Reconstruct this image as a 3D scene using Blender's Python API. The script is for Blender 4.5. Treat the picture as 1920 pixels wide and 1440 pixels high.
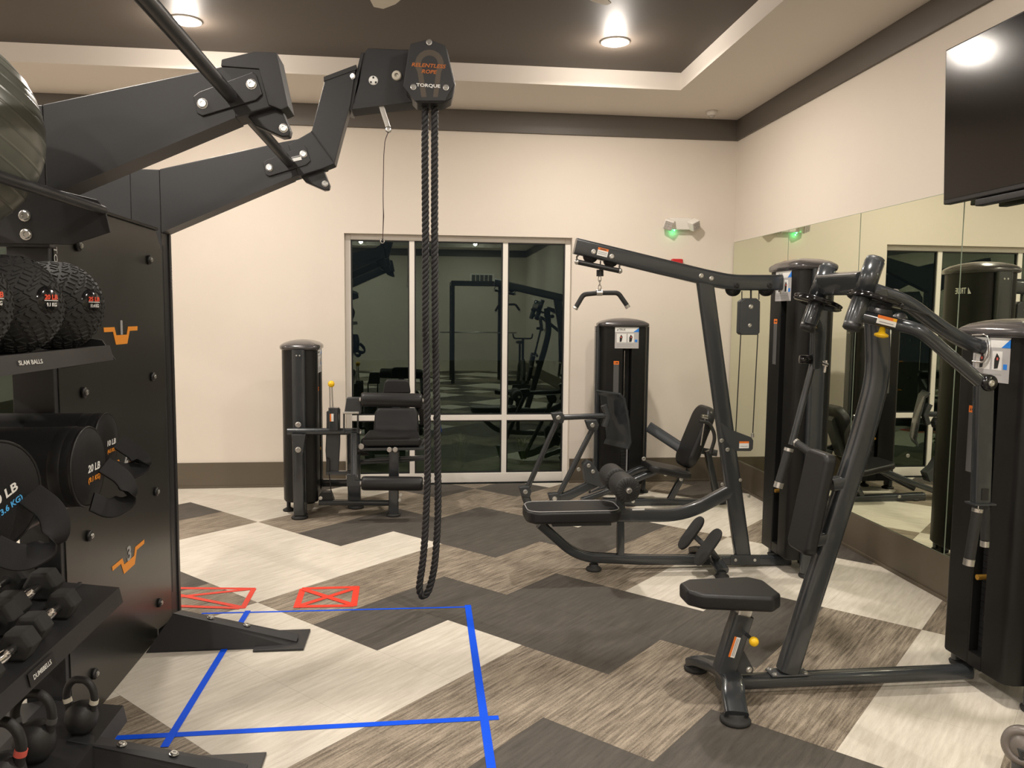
import bpy, bmesh, math, random
from mathutils import Vector, Matrix
random.seed(7)
SC = bpy.context.scene
COL = SC.collection
for o in list(bpy.data.objects): bpy.data.objects.remove(o, do_unlink=True)

# ------------------------------------------------------------------ camera
FPX = 1472.0
YAW, PITCH, ROLL, EYE = math.radians(6.51), math.radians(4.97), math.radians(0.54), 1.6
FW = Vector((math.sin(YAW)*math.cos(PITCH), math.cos(YAW)*math.cos(PITCH), -math.sin(PITCH)))
R0 = FW.cross(Vector((0, 0, 1))).normalized(); U0 = R0.cross(FW)
RT = R0*math.cos(ROLL) + U0*math.sin(ROLL); UP = U0*math.cos(ROLL) - R0*math.sin(ROLL)
cam_d = bpy.data.cameras.new('camera'); cam = bpy.data.objects.new('camera', cam_d); COL.objects.link(cam)
cam_d.sensor_width = 36; cam_d.lens = 36*FPX/1920; cam_d.clip_start = .02; cam_d.clip_end = 200
cam.matrix_world = Matrix.Translation((0, 0, EYE)) @ Matrix((RT, UP, -FW)).transposed().to_4x4()
SC.camera = cam

def at(px, py, x=None, y=None, z=None):
    "where the sight line through a measured point of the photograph meets a plane of the room"
    d = FW + RT*((px-960)/FPX) - UP*((py-720)/FPX)
    t = (z-EYE)/d.z if z is not None else (x/d.x if x is not None else y/d.y)
    return Vector((0, 0, EYE)) + d*t

# ------------------------------------------------------------------ world, exposure, lamps
W = bpy.data.worlds.new('night'); SC.world = W; W.use_nodes = True
W.node_tree.nodes['Background'].inputs[0].default_value = (.30, .38, .5, 1)
W.node_tree.nodes['Background'].inputs[1].default_value = .02
vs = SC.view_settings
vs.view_transform = 'Standard'; vs.look = 'None'; vs.gamma = 1; vs.use_curve_mapping = False; vs.exposure = 0.34
LAMP_W = 38.0
LAMP_COL = (1.0, .91, .81)
XR, YB, XL, YN = 2.98, 7.36, -6.3, -7.8        # right wall, window wall, left wall, wall behind the camera
ZS, ZT = 3.467, 3.607                          # soffit and tray ceiling
CANS = [(x, y) for x in (-4.71, -1.62, 1.40) for y in (5.82, 2.80, -.22, -3.3, -6.3)]
for (x, y) in CANS:
    l = bpy.data.lights.new('downlight_lamp', 'AREA'); l.shape = 'DISK'; l.size = .15; l.energy = LAMP_W; l.color = LAMP_COL
    l.spread = math.radians(170)
    o = bpy.data.objects.new('downlight_lamp', l); COL.objects.link(o); o.location = (x, y, ZT-.045)
    l2 = bpy.data.lights.new('downlight_glow', 'POINT'); l2.energy = 13.0; l2.color = LAMP_COL; l2.shadow_soft_size = .05
    o2 = bpy.data.objects.new('downlight_glow', l2); COL.objects.link(o2); o2.location = (x, y, ZT-.10)

# ------------------------------------------------------------------ materials
MATS = {}
def nodes_of(m):
    nt = m.node_tree; return nt, nt.nodes, nt.links
def mat(name, col, rough=.5, metal=0., spec=.5, bump=0., bscale=200., var=0., vscale=8., coat=0., emit=None, estr=0.):
    if name in MATS: return MATS[name]
    m = bpy.data.materials.new(name); m.use_nodes = True; nt, N, L = nodes_of(m)
    b = N['Principled BSDF']
    b.inputs['Base Color'].default_value = (*col, 1); b.inputs['Roughness'].default_value = rough
    b.inputs['Metallic'].default_value = metal; b.inputs['Specular IOR Level'].default_value = spec
    b.inputs['Coat Weight'].default_value = coat
    if emit: b.inputs['Emission Color'].default_value = (*emit, 1); b.inputs['Emission Strength'].default_value = estr
    tc = N.new('ShaderNodeTexCoord')
    n = N.new('ShaderNodeTexNoise'); n.inputs['Scale'].default_value = vscale; n.inputs['Detail'].default_value = 4
    L.new(tc.outputs['Object'], n.inputs['Vector'])
    r = N.new('ShaderNodeMapRange'); r.inputs['To Min'].default_value = 1-var-.01; r.inputs['To Max'].default_value = 1+var+.01
    L.new(n.outputs['Fac'], r.inputs['Value'])
    mx = N.new('ShaderNodeVectorMath'); mx.operation = 'SCALE'; mx.inputs[0].default_value = col
    L.new(r.outputs['Result'], mx.inputs['Scale']); L.new(mx.outputs[0], b.inputs['Base Color'])
    if bump:
        n2 = N.new('ShaderNodeTexNoise'); n2.inputs['Scale'].default_value = bscale; n2.inputs['Detail'].default_value = 2
        L.new(tc.outputs['Object'], n2.inputs['Vector'])
        bp = N.new('ShaderNodeBump'); bp.inputs['Strength'].default_value = bump; bp.inputs['Distance'].default_value = .002
        L.new(n2.outputs['Fac'], bp.inputs['Height']); L.new(bp.outputs[0], b.inputs['Normal'])
    MATS[name] = m; return m

wall_m = mat('cream_wall_paint', (.70, .635, .56), .75, bump=.15, bscale=90)
dark_paint = mat('dark_brown_paint', (.105, .091, .077), .5, bump=.05)
tray_paint = mat('tray_brown_paint', (.075, .06, .048), .55)
soffit_m = mat('soffit_paint', (.76, .70, .635), .8)
base_m = mat('brown_vinyl_base', (.105, .085, .06), .4)
frame_white = mat('ivory_window_metal', (.80, .76, .70), .4)
steel = mat('graphite_painted_steel', (.040, .045, .050), .24, metal=.25, spec=.6, coat=.35)
steel2 = mat('graphite_flat_steel', (.048, .052, .056), .42, metal=.2)
rackm = mat('satin_black_powder_coat', (.022, .022, .024), .42, bump=.08, bscale=500)
rackg = mat('charcoal_powder_coat', (.024, .025, .028), .42, bump=.08, bscale=500)
panelm = mat('black_panel_sheet', (.020, .020, .018), .30, var=.1, vscale=3)
blk = mat('black_plastic', (.012, .012, .013), .45)
blkg = mat('gloss_black_plastic', (.008, .008, .009), .12)
shroud_m = mat('black_shroud', (.006, .006, .0058), .42, spec=.35, bump=.05, bscale=300)
capm = mat('graphite_cap', (.075, .07, .072), .25, metal=.3, coat=.4)
vinyl = mat('black_vinyl', (.012, .012, .013), .42, spec=.4, bump=.25, bscale=350)
foamm = mat('black_foam', (.017, .017, .017), .6, bump=.3, bscale=400)
rubber = mat('black_rubber', (.018, .018, .018), .75, bump=.2)
chrome = mat('chrome', (.75, .75, .75), .12, metal=1.)
zinc = mat('zinc_bolt', (.62, .62, .60), .3, metal=1.)
silver = mat('brushed_silver', (.62, .61, .58), .3, metal=.9)
yellow = mat('yellow_plastic', (.85, .52, .01), .35)
orange = mat('orange_print', (.85, .30, .02), .5)
orange2 = mat('warning_orange', (.85, .20, .02), .5)
rust = mat('faded_orange_print', (.42, .12, .02), .5)
white = mat('white_print', (.80, .80, .78), .5)
grey_print = mat('grey_print', (.36, .36, .36), .5)
pale = mat('pale_grey_print', (.46, .45, .45), .4)
dgrey = mat('dark_grey_label', (.09, .09, .09), .45)
bluep = mat('blue_print', (.02, .22, .75), .45)
sky = mat('cyan_print', (.08, .42, .85), .5)
redp = mat('red_print', (.80, .08, .03), .5)
darkprint = mat('black_print', (.02, .02, .02), .5)
brownp = mat('faded_brown_print', (.075, .06, .045), .5)
ropem = mat('black_rope_fibre', (.015, .015, .017), .55, bump=.5, bscale=900)
redbox = mat('red_alarm_plastic', (.50, .015, .02), .35)
lampwhite = mat('white_plastic', (.72, .69, .64), .4)
lens = mat('grey_lens', (.42, .39, .36), .25)
bluetape = mat('blue_tape', (.002, .085, .80), .6, spec=.15, bump=.3, bscale=60)
redtape = mat('red_tape', (.78, .045, .02), .5, bump=.3, bscale=60)
ballgrey = mat('grey_green_vinyl', (.115, .12, .10), .28, spec=.6)
tvm = mat('television_glass', (.007, .005, .004), .16, spec=.35)
iron = mat('kettlebell_coating', (.020, .020, .021), .5, bump=.2, bscale=300)
fabric = mat('black_nylon', (.008, .008, .009), .65, spec=.3, bump=.35, bscale=500)
pink = mat('coral_band', (.75, .13, .10), .5)
cream = mat('cream_band', (.72, .68, .58), .5)
gold = mat('gold_knob', (.55, .30, .05), .3, metal=.8)
clearp = mat('smoked_plastic', (.05, .055, .06), .1, spec=.8)
green_led = mat('green_led', (.02, .6, .2), .3, emit=(.05, 1, .3), estr=25)
lamp_glow = mat('lamp_lens', (1, .9, .8), .4, emit=(1, .9, .76), estr=14)
exit_red = mat('exit_sign_glow', (.6, .02, .02), .4, emit=(1, .05, .05), estr=1.5)

def mirror_mat():
    m = bpy.data.materials.new('mirror_silvering'); m.use_nodes = True; nt, N, L = nodes_of(m)
    b = N['Principled BSDF']; b.inputs['Metallic'].default_value = 1; b.inputs['Roughness'].default_value = 0.0
    b.inputs['Base Color'].default_value = (.80, .83, .68, 1); return m
mirrorm = mirror_mat()
def glass_mat():
    m = bpy.data.materials.new('window_glass'); m.use_nodes = True; nt, N, L = nodes_of(m)
    out = N['Material Output']; N.remove(N['Principled BSDF'])
    g = N.new('ShaderNodeBsdfGlossy'); g.inputs['Roughness'].default_value = 0; g.inputs['Color'].default_value = (.66, .84, .72, 1)
    t = N.new('ShaderNodeBsdfTransparent'); t.inputs['Color'].default_value = (.55, .62, .58, 1)
    fr = N.new('ShaderNodeLayerWeight'); fr.inputs['Blend'].default_value = .12
    mr = N.new('ShaderNodeMapRange'); mr.inputs['To Min'].default_value = .13; mr.inputs['To Max'].default_value = .9
    L.new(fr.outputs['Fresnel'], mr.inputs['Value'])
    mx = N.new('ShaderNodeMixShader'); L.new(mr.outputs[0], mx.inputs[0]); L.new(t.outputs[0], mx.inputs[1]); L.new(g.outputs[0], mx.inputs[2])
    L.new(mx.outputs[0], out.inputs[0]); return m
glassm = glass_mat()

def tile_mat(name, c1, c2, stretch, contrast_lo, contrast_hi, fine):
    m = bpy.data.materials.new(name); m.use_nodes = True; nt, N, L = nodes_of(m)
    b = N['Principled BSDF']; b.inputs['Roughness'].default_value = .62; b.inputs['Specular IOR Level'].default_value = .35
    g = N.new('ShaderNodeNewGeometry')
    mp = N.new('ShaderNodeMapping'); mp.inputs['Rotation'].default_value = (0, 0, math.radians(-45)); L.new(g.outputs['Position'], mp.inputs[0])
    def stretchnoise(sx, sy, det, off):
        q = N.new('ShaderNodeMapping'); q.inputs['Scale'].default_value = (sx, sy, 1); q.inputs['Location'].default_value = (off, off*.7, 0)
        L.new(mp.outputs[0], q.inputs[0])
        n = N.new('ShaderNodeTexNoise'); n.inputs['Scale'].default_value = 1; n.inputs['Detail'].default_value = det; n.inputs['Roughness'].default_value = .65
        L.new(q.outputs[0], n.inputs['Vector']); return n
    a = stretchnoise(5, stretch, 4, 3.1); c = stretchnoise(90, 420, 2, 7.7); d = stretchnoise(3.2, 5.5, 3, 1.3)
    s = N.new('ShaderNodeMath'); s.operation = 'MULTIPLY_ADD'; L.new(c.outputs['Fac'], s.inputs[0]); s.inputs[1].default_value = fine; L.new(a.outputs['Fac'], s.inputs[2])
    s2 = N.new('ShaderNodeMath'); s2.operation = 'MULTIPLY_ADD'; L.new(d.outputs['Fac'], s2.inputs[0]); s2.inputs[1].default_value = .35; L.new(s.outputs[0], s2.inputs[2])
    mr = N.new('ShaderNodeMapRange'); mr.inputs['From Min'].default_value = contrast_lo+fine*.5+.175; mr.inputs['From Max'].default_value = contrast_hi+fine*.5+.175
    L.new(s2.outputs[0], mr.inputs['Value'])
    mx = N.new('ShaderNodeMix'); mx.data_type = 'RGBA'; mx.inputs['A'].default_value = (*c1, 1); mx.inputs['B'].default_value = (*c2, 1)
    L.new(mr.outputs[0], mx.inputs['Factor']); L.new(mx.outputs['Result'], b.inputs['Base Color'])
    bp = N.new('ShaderNodeBump'); bp.inputs['Strength'].default_value = .35; bp.inputs['Distance'].default_value = .0015
    L.new(s.outputs[0], bp.inputs['Height']); L.new(bp.outputs[0], b.inputs['Normal'])
    return m
TILE = {'W': tile_mat('cream_woven_vinyl', (.52, .475, .40), (.72, .68, .60), 45, .25, .75, .35),
        'B': tile_mat('taupe_woven_vinyl', (.085, .066, .048), (.40, .34, .265), 75, .30, .72, .55),
        'D': tile_mat('charcoal_woven_vinyl', (.050, .044, .038), (.105, .093, .080), 45, .25, .75, .5)}

# ------------------------------------------------------------------ mesh helpers
ORG = {}
class MB:
    def __init__(s): s.v = []; s.f = []; s.mi = []; s.mats = []; s.cur = 0; s.sm = []
    def use(s, m):
        if m not in s.mats: s.mats.append(m)
        s.cur = s.mats.index(m); return s
    def add(s, vs_, fs_, smooth=False):
        k = len(s.v); s.v += [Vector(v) for v in vs_]
        for f in fs_: s.f.append([i+k for i in f]); s.mi.append(s.cur); s.sm.append(smooth)
        return s
    def box(s, a, b, M=None):
        x0, y0, z0 = a; x1, y1, z1 = b
        V = [Vector(p) for p in ((x0,y0,z0),(x1,y0,z0),(x1,y1,z0),(x0,y1,z0),(x0,y0,z1),(x1,y0,z1),(x1,y1,z1),(x0,y1,z1))]
        if M: V = [M @ v for v in V]
        return s.add(V, [(0,3,2,1),(4,5,6,7),(0,1,5,4),(1,2,6,5),(2,3,7,6),(3,0,4,7)])
    def prism(s, pts, d):
        "pts: ordered 3-D outline, d: extrusion vector"
        n = len(pts); P = [Vector(p) for p in pts]; d = Vector(d)
        V = P + [p+d for p in P]
        return s.add(V, [tuple(range(n))[::-1], tuple(range(n, 2*n))] + [(i, (i+1) % n, n+(i+1) % n, n+i) for i in range(n)])
    def sweep(s, path, prof, n=(0,1,0), closed=False, r=0., cap=True, smooth=True):
        P = [Vector(p) for p in path]
        if r > 0: P = fillet(P, r)
        n = Vector(n).normalized(); rings = []; m = len(P)
        for i, p in enumerate(P):
            if closed: t = (P[(i+1) % m]-P[i-1])
            else:
                a = (P[i]-P[i-1]).normalized() if i > 0 else None
                b = (P[i+1]-P[i]).normalized() if i < m-1 else None
                t = (a or b) if (a is None or b is None) else a+b
            t.normalize(); A = n - t*n.dot(t)
            if A.length < 1e-4: A = Vector((1, 0, 0)) - t*t.x
            A.normalize(); B = t.cross(A)
            rings.append([p + A*u + B*w for (u, w) in prof])
        k = len(prof); V = [v for q in rings for v in q]; F = []
        for i in range(m if closed else m-1):
            for j in range(k):
                a, b = i*k+j, i*k+(j+1) % k; c, d = ((i+1) % m)*k+(j+1) % k, ((i+1) % m)*k+j
                F.append((a, b, c, d))
        s.add(V, F, smooth)
        if cap and not closed: s.add(rings[0], [tuple(range(k))[::-1]]); s.add(rings[-1], [tuple(range(k))])
        return s
    def cyl(s, a, b, r, seg=20, r2=None):
        a = Vector(a); b = Vector(b); t = (b-a).normalized(); n = Vector((0, 0, 1)) if abs(t.z) < .9 else Vector((1, 0, 0))
        A = (n - t*n.dot(t)).normalized(); B = t.cross(A); r2 = r if r2 is None else r2
        c = [(math.cos(2*math.pi*i/seg), math.sin(2*math.pi*i/seg)) for i in range(seg)]
        ra = [a + (A*x+B*y)*r for x, y in c]; rb = [b + (A*x+B*y)*r2 for x, y in c]
        s.add(ra+rb, [(i, (i+1) % seg, seg+(i+1) % seg, seg+i) for i in range(seg)], True)
        s.add(ra, [tuple(range(seg))[::-1]]); s.add(rb, [tuple(range(seg))]); return s
    def lathe(s, prof, base, axis, seg=24, smooth=True):
        "prof: list of (radius, distance along axis)"
        a = Vector(base); t = Vector(axis).normalized(); n = Vector((0, 0, 1)) if abs(t.z) < .9 else Vector((1, 0, 0))
        A = (n - t*n.dot(t)).normalized(); B = t.cross(A)
        V = []; F = []
        for (r, h) in prof:
            for i in range(seg):
                q = 2*math.pi*i/seg; V.append(a + t*h + (A*math.cos(q)+B*math.sin(q))*max(r, 1e-5))
        for k in range(len(prof)-1):
            for i in range(seg): F.append((k*seg+i, k*seg+(i+1) % seg, (k+1)*seg+(i+1) % seg, (k+1)*seg+i))
        return s.add(V, F, smooth)
    def sphere(s, c, r, seg=24, sc=(1, 1, 1)):
        c = Vector(c); V = []; F = []; m = seg//2
        for k in range(m+1):
            for i in range(seg):
                th = math.pi*k/m; ph = 2*math.pi*i/seg
                V.append(c + Vector((math.sin(th)*math.cos(ph)*sc[0], math.sin(th)*math.sin(ph)*sc[1], math.cos(th)*sc[2]))*r)
        for k in range(m):
            for i in range(seg): F.append((k*seg+i, (k+1)*seg+i, (k+1)*seg+(i+1) % seg, k*seg+(i+1) % seg))
        return s.add(V, F, True)
def fillet(P, r, seg=7):
    out = [P[0]]
    for i in range(1, len(P)-1):
        a, b, c = P[i-1], P[i], P[i+1]; u = (a-b); v = (c-b); d = min(r, u.length*.48, v.length*.48)
        u.normalize(); v.normalize()
        if u.dot(v) < -.999: out.append(b); continue
        p0, p2 = b+u*d, b+v*d
        for k in range(seg+1):
            t = k/seg; out.append(p0*(1-t)**2 + b*2*t*(1-t) + p2*t*t)
    out.append(P[-1]); return out
def circ(r, n=16): return [(r*math.cos(2*math.pi*i/n), r*math.sin(2*math.pi*i/n)) for i in range(n)]
def oval(w, h, e=3.2, n=24):
    out = []
    for i in range(n):
        c, q = math.cos(2*math.pi*i/n), math.sin(2*math.pi*i/n)
        out.append((w/2*math.copysign(abs(c)**(2/e), c), h/2*math.copysign(abs(q)**(2/e), q)))
    return out
def mkobj(name, mb, m, parent=None, bevel=0., bseg=2, sub=0, auto=True):
    me = bpy.data.meshes.new(name); org = ORG.get(parent, Vector()) if parent else Vector()
    me.from_pydata([tuple(v-org) for v in mb.v], [], mb.f)
    if mb.mats:
        for q in mb.mats: me.materials.append(q)
        me.polygons.foreach_set('material_index', mb.mi)
    else: me.materials.append(m)
    me.polygons.foreach_set('use_smooth', mb.sm)
    bm = bmesh.new(); bm.from_mesh(me); bmesh.ops.recalc_face_normals(bm, faces=bm.faces); bm.to_mesh(me); bm.free()
    o = bpy.data.objects.new(name, me); COL.objects.link(o)
    if parent: o.parent = parent; ORG[o] = org
    if bevel:
        b = o.modifiers.new('bevel', 'BEVEL'); b.width = bevel; b.segments = bseg; b.limit_method = 'ANGLE'; b.angle_limit = math.radians(35); b.use_clamp_overlap = True
        for p in me.polygons: p.use_smooth = True
        w = o.modifiers.new('wn', 'WEIGHTED_NORMAL'); w.keep_sharp = True
    return o
def thing(name, label, cat, loc, group=None):
    o = bpy.data.objects.new(name, None); COL.objects.link(o); o.location = loc; o.empty_display_size = .1
    ORG[o] = Vector(loc); o['label'] = label; o['category'] = cat
    if group: o['group'] = group
    return o
def tag(o, label, cat, group=None, kind=None):
    if label: o['label'] = label
    if cat: o['category'] = cat
    if group: o['group'] = group
    if kind: o['kind'] = kind
    return o
def struct(name, mb, m, **k): return tag(mkobj(name, mb, m, **k), None, None, kind='structure')

_bolt = {}
def bolt(parent, p, n=(0, -1, 0), r=.012, m=None, name='bolt', h=.6):
    m = m or zinc
    if (m.name, h) not in _bolt:
        b = MB(); b.lathe([(0, 0), (1.25, 0), (1.25, .16), (1.0, .2), (1.0, h*.8), (.85, h), (.45, h), (.40, h*.6), (0, h*.6)], (0, 0, 0), (0, 0, 1), 12, smooth=False)
        me = bpy.data.meshes.new('bolt'); me.from_pydata([tuple(v) for v in b.v], [], b.f); me.materials.append(m); _bolt[(m.name, h)] = me
    o = bpy.data.objects.new(name, _bolt[(m.name, h)]); COL.objects.link(o); o.parent = parent
    o.rotation_mode = 'QUATERNION'; o.rotation_quaternion = Vector((0, 0, 1)).rotation_difference(Vector(n).normalized())
    o.scale = (r, r, r); o.location = Vector(p)-ORG[parent]; ORG[o] = ORG[parent]; return o
def text(parent, s, p, right, up, size, m, width=None, shear=0., name='lettering', depth=.0006, anchor='CENTER', bold=0.):
    "raised print: p = centre, right/up = reading directions"
    cu = bpy.data.curves.new('t', 'FONT'); cu.body = s; cu.size = 1; cu.align_x = anchor; cu.align_y = 'CENTER'; cu.shear = shear; cu.offset = bold; cu.resolution_u = 3
    to = bpy.data.objects.new('t', cu); COL.objects.link(to); dg = bpy.context.evaluated_depsgraph_get(); dg.update()
    me = bpy.data.meshes.new_from_object(to.evaluated_get(dg)); bpy.data.objects.remove(to); bpy.data.curves.remove(cu)
    xs = [v.co.x for v in me.vertices]; ys = [v.co.y for v in me.vertices]
    w = max(xs)-min(xs); hgt = max(ys)-min(ys); cx, cy = (max(xs)+min(xs))/2, (max(ys)+min(ys))/2
    ky = size/hgt; kx = (width/w) if width else ky
    r = Vector(right).normalized(); u = Vector(up).normalized(); n = r.cross(u); p = Vector(p)
    mb = MB(); V = [p + r*((v.co.x-cx)*kx) + u*((v.co.y-cy)*ky) + n*depth for v in me.vertices]
    F = [list(q.vertices) for q in me.polygons]; mb.add(V, F)
    bpy.data.meshes.remove(me)
    # give the print a skirt so that it has thickness
    from collections import Counter
    c = Counter(); dr = {}
    for f in F:
        for i in range(len(f)):
            a, b = f[i], f[(i+1) % len(f)]; c[tuple(sorted((a, b)))] += 1; dr[tuple(sorted((a, b)))] = (a, b)
    k = len(V); mb.v += [v - n*depth for v in V]
    for e, q in c.items():
        if q == 1: a, b = dr[e]; mb.f.append([b, a, a+k, b+k]); mb.mi.append(0); mb.sm.append(False)
    return mkobj(name, mb, m, parent)
def decal(parent, name, p, right, up, quads, t=.001):
    "flat printed plate made of coloured rectangles/polygons: quads=[(mat,[(u,v)..],layer)]"
    r = Vector(right).normalized(); u = Vector(up).normalized(); n = r.cross(u); p = Vector(p); mb = MB()
    for (m, pts, lay) in quads:
        mb.use(m); mb.prism([p + r*a + u*b + n*(0) for a, b in pts], n*(t*(1+lay*.35)))
    return mkobj(name, mb, None, parent)
def R4(x0, y0, x1, y1): return [(x0, y0), (x1, y0), (x1, y1), (x0, y1)]

# ------------------------------------------------------------------ room shell
floor = struct('floor', MB().box((XL, YN, -.06), (XR, YB, -.008)), dark_paint)
SX, OX, OY = .348, .131, 4.023
known = {}
rows = {9: {-10:'W',-8:'W',-6:'W',-4:'W',-2:'W',0:'D',2:'D',4:'B',6:'B',8:'D'},
 8: {-9:'W',-7:'W',-5:'W',-3:'W',-1:'B',1:'B',3:'B',5:'W',7:'D'},
 7: {-10:'W',-8:'W',-6:'D',-4:'W',-2:'B',0:'B',2:'B',4:'B',6:'W',8:'W'},
 6: {-9:'W',-7:'D',-5:'B',-3:'B',-1:'D',1:'D',3:'W',5:'W',7:'W'},
 5: {-10:'W',-8:'W',-6:'B',-4:'W',-2:'D',0:'D',2:'D',4:'D',6:'W',8:'B'},
 4: {-11:'W',-9:'W',-7:'D',-5:'W',-3:'W',-1:'W',1:'D',3:'D',5:'B',7:'B'},
 3: {-10:'B',-8:'B',-6:'D',-4:'W',-2:'W',0:'B',2:'B',4:'B',6:'W',8:'D'},
 2: {-9:'B',-7:'D',-5:'D',-3:'W',-1:'B',1:'B',3:'B',5:'W',7:'W'},
 1: {-8:'D',-6:'B',-4:'B',-2:'B',0:'D',2:'D',4:'W',6:'W',8:'W'},
 0: {-7:'B',-5:'W',-3:'W',-1:'D',1:'D',3:'D',5:'D',7:'W'},
 -1:{-6:'W',-4:'W',-2:'W',0:'W',2:'D',4:'D',6:'B',8:'B'},
 -2:{-7:'W',-5:'W',-3:'W',-1:'W',1:'B',3:'B',5:'B',7:'W'},
 -3:{-6:'B',-4:'B',-2:'W',0:'B',2:'B',4:'B',6:'W',8:'W'},
 -4:{-5:'D',-3:'B',-1:'B',1:'D',3:'D',5:'W',7:'W'},
 -5:{-4:'D',-2:'B',0:'D',2:'D',4:'D',6:'B'},
 -6:{-3:'D',-1:'D',1:'B',3:'B',5:'B',7:'D'}}
for j, r in rows.items():
    for i, c in r.items(): known[(i, j)] = c
def clip(poly):
    for (ax, lim, sg) in ((0, XL, 1), (0, XR, -1), (1, YN, 1), (1, YB, -1)):
        out = []
        for k in range(len(poly)):
            a, b = poly[k-1], poly[k]; da, db = (a[ax]-lim)*sg, (b[ax]-lim)*sg
            if (da >= 0) != (db >= 0):
                t = da/(da-db); out.append((a[0]+(b[0]-a[0])*t, a[1]+(b[1]-a[1])*t))
            if db >= 0: out.append(b)
        poly = out
        if len(poly) < 3: return None
    return poly
tmesh = {}
rest = MB(); ntile = 0
for j in range(-36, 12):
    for i in range(-20, 10):
        if (i+j) % 2 == 0: continue
        cx, cy = OX+i*SX, OY+j*SX; h = SX-.0005
        raw = [(cx-h, cy), (cx, cy-h), (cx+h, cy), (cx, cy+h)]
        pol = clip(raw)
        if not pol: continue
        c = known.get((i, j)) or 'WWBBD'[(i*7+j*3+(i*j) % 5) % 5]
        if j >= -7 and ntile < 290 and i > -16:
            ntile += 1
            inside = all(XL < x < XR and YN < y < YB for x, y in raw)
            if inside and c in tmesh: me = tmesh[c]; o = bpy.data.objects.new('floor_tile', me); COL.objects.link(o); o.parent = floor
            else:
                mb = MB(); mb.prism([(x-cx, y-cy, -.008) for x, y in pol], (0, 0, .008))
                o = mkobj('floor_tile', mb, TILE[c], floor)
                if inside: tmesh[c] = o.data
            o.location = (cx, cy, 0)
        else: rest.use(TILE[c]).prism([(x, y, -.008) for x, y in pol], (0, 0, .008))
o = mkobj('floor_tile_field', rest, None, floor); o['kind'] = 'stuff'

# walls
WX0, WX1, WZ = -.711, 1.397, 2.335
VX0, VX1 = -5.70, -3.55
D = .16
wb = MB()
for a, b in (((XL, YB, 0), (VX0, YB+D, ZS)), ((VX0, YB, WZ), (VX1, YB+D, ZS)), ((VX1, YB, 0), (WX0, YB+D, ZS)), ((WX0, YB, WZ), (WX1, YB+D, ZS)), ((WX1, YB, 0), (XR+.15, YB+D, ZS))): wb.box(a, b)
struct('wall_back', wb, wall_m)
struct('wall_right', MB().box((XR, YN, 0), (XR+.15, YB, ZS)), wall_m)
struct('wall_left', MB().box((XL-.15, YN, 0), (XL, YB+D, ZS)), wall_m)
struct('wall_front', MB().box((XL, YN-.15, 0), (XR+.15, YN, ZS)), wall_m)
# ceiling: soffit ring, tray riser and tray top
TX0, TX1, TY0, TY1 = -5.42, 2.115, -6.95, 6.47
cb = MB().use(soffit_m)
cb.box((XL-.15, TY1, ZS), (XR+.15, YB+D, ZS+.3)); cb.box((XL-.15, YN-.15, ZS), (XR+.15, TY0, ZS+.3))
cb.box((TX1, TY0, ZS), (XR+.15, TY1, ZS+.3)); cb.box((XL-.15, TY0, ZS), (TX0, TY1, ZS+.3))
cb.use(tray_paint).box((TX0, TY0, ZT), (TX1, TY1, ZT+.1))
struct('ceiling', cb, None)
CW = .022
struct('trim_1', MB().box((XL, YB-CW, 3.275), (XR, YB, ZS)), dark_paint, bevel=.003)
struct('trim_2', MB().box((XR-CW, YN, 3.275), (XR, YB-CW, ZS)), dark_paint, bevel=.003)
struct('trim_3', MB().box((XL, YN, 3.275), (XL+CW, YB-CW, ZS)), dark_paint)
struct('trim_4', MB().box((XL+CW, YN, 3.275), (XR-CW, YN+CW, ZS)), dark_paint)
bb = MB()
for a, b in ((XL, VX0), (VX1, WX0-.003), (WX1+.003, XR)): bb.box((a, YB-.014, 0), (b, YB, .235)); bb.box((a, YB-.022, 0), (b, YB-.014, .02))
struct('baseboard_back', bb, base_m, bevel=.002)
struct('baseboard_right', MB().box((XR-.016, YN, 0), (XR, YB-.022, .255)).box((XR-.026, YN, 0), (XR-.016, YB-.022, .022)), base_m, bevel=.002)
struct('baseboard_left', MB().box((XL, YN, 0), (XL+.014, YB-.022, .235)), base_m)

# windows
def window(n, x0, x1):
    F = YB+.075
    fr = MB(); w = .05
    fr.box((x0, F, 0), (x0+w, F+.06, WZ)); fr.box((x1-w, F, 0), (x1, F+.06, WZ))
    fr.box((x0+w, F, WZ-w), (x1-w, F+.06, WZ)); fr.box((x0+w, F, 0), (x1-w, F+.06, .09))
    m1, m2 = x0+.611, x0+1.487
    if n == 2: m1, m2 = x0+.62, x0+1.49
    root = struct('window_%d' % n, fr, frame_white, bevel=.003)
    for m in (m1, m2): mkobj('mullion', MB().box((m-.024, F+.002, .09), (m+.024, F+.058, WZ-w)), frame_white, root, bevel=.003)
    mkobj('transom', MB().box((x0+w, F+.004, .60), (x1-w, F+.056, .652)), frame_white, root, bevel=.003)
    for a, b in ((x0+w, m1-.024), (m1+.024, m2-.024), (m2+.024, x1-w)):
        for z0, z1 in ((.09, .60), (.652, WZ-w)):
            g = .012
            mkobj('gasket', MB().box((a, F+.016, z0), (a+g, F+.04, z1)).box((b-g, F+.016, z0), (b, F+.04, z1)).box((a+g, F+.016, z1-g), (b-g, F+.04, z1)).box((a+g, F+.016, z0), (b-g, F+.04, z0+g)), blk, root)
            mkobj('pane', MB().add([(a+g, F+.03, z0+g), (b-g, F+.03, z0+g), (b-g, F+.03, z1-g), (a+g, F+.03, z1-g)], [(0, 1, 2, 3)]), glassm, root)
window(1, WX0, WX1); window(2, VX0, VX1)

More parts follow.
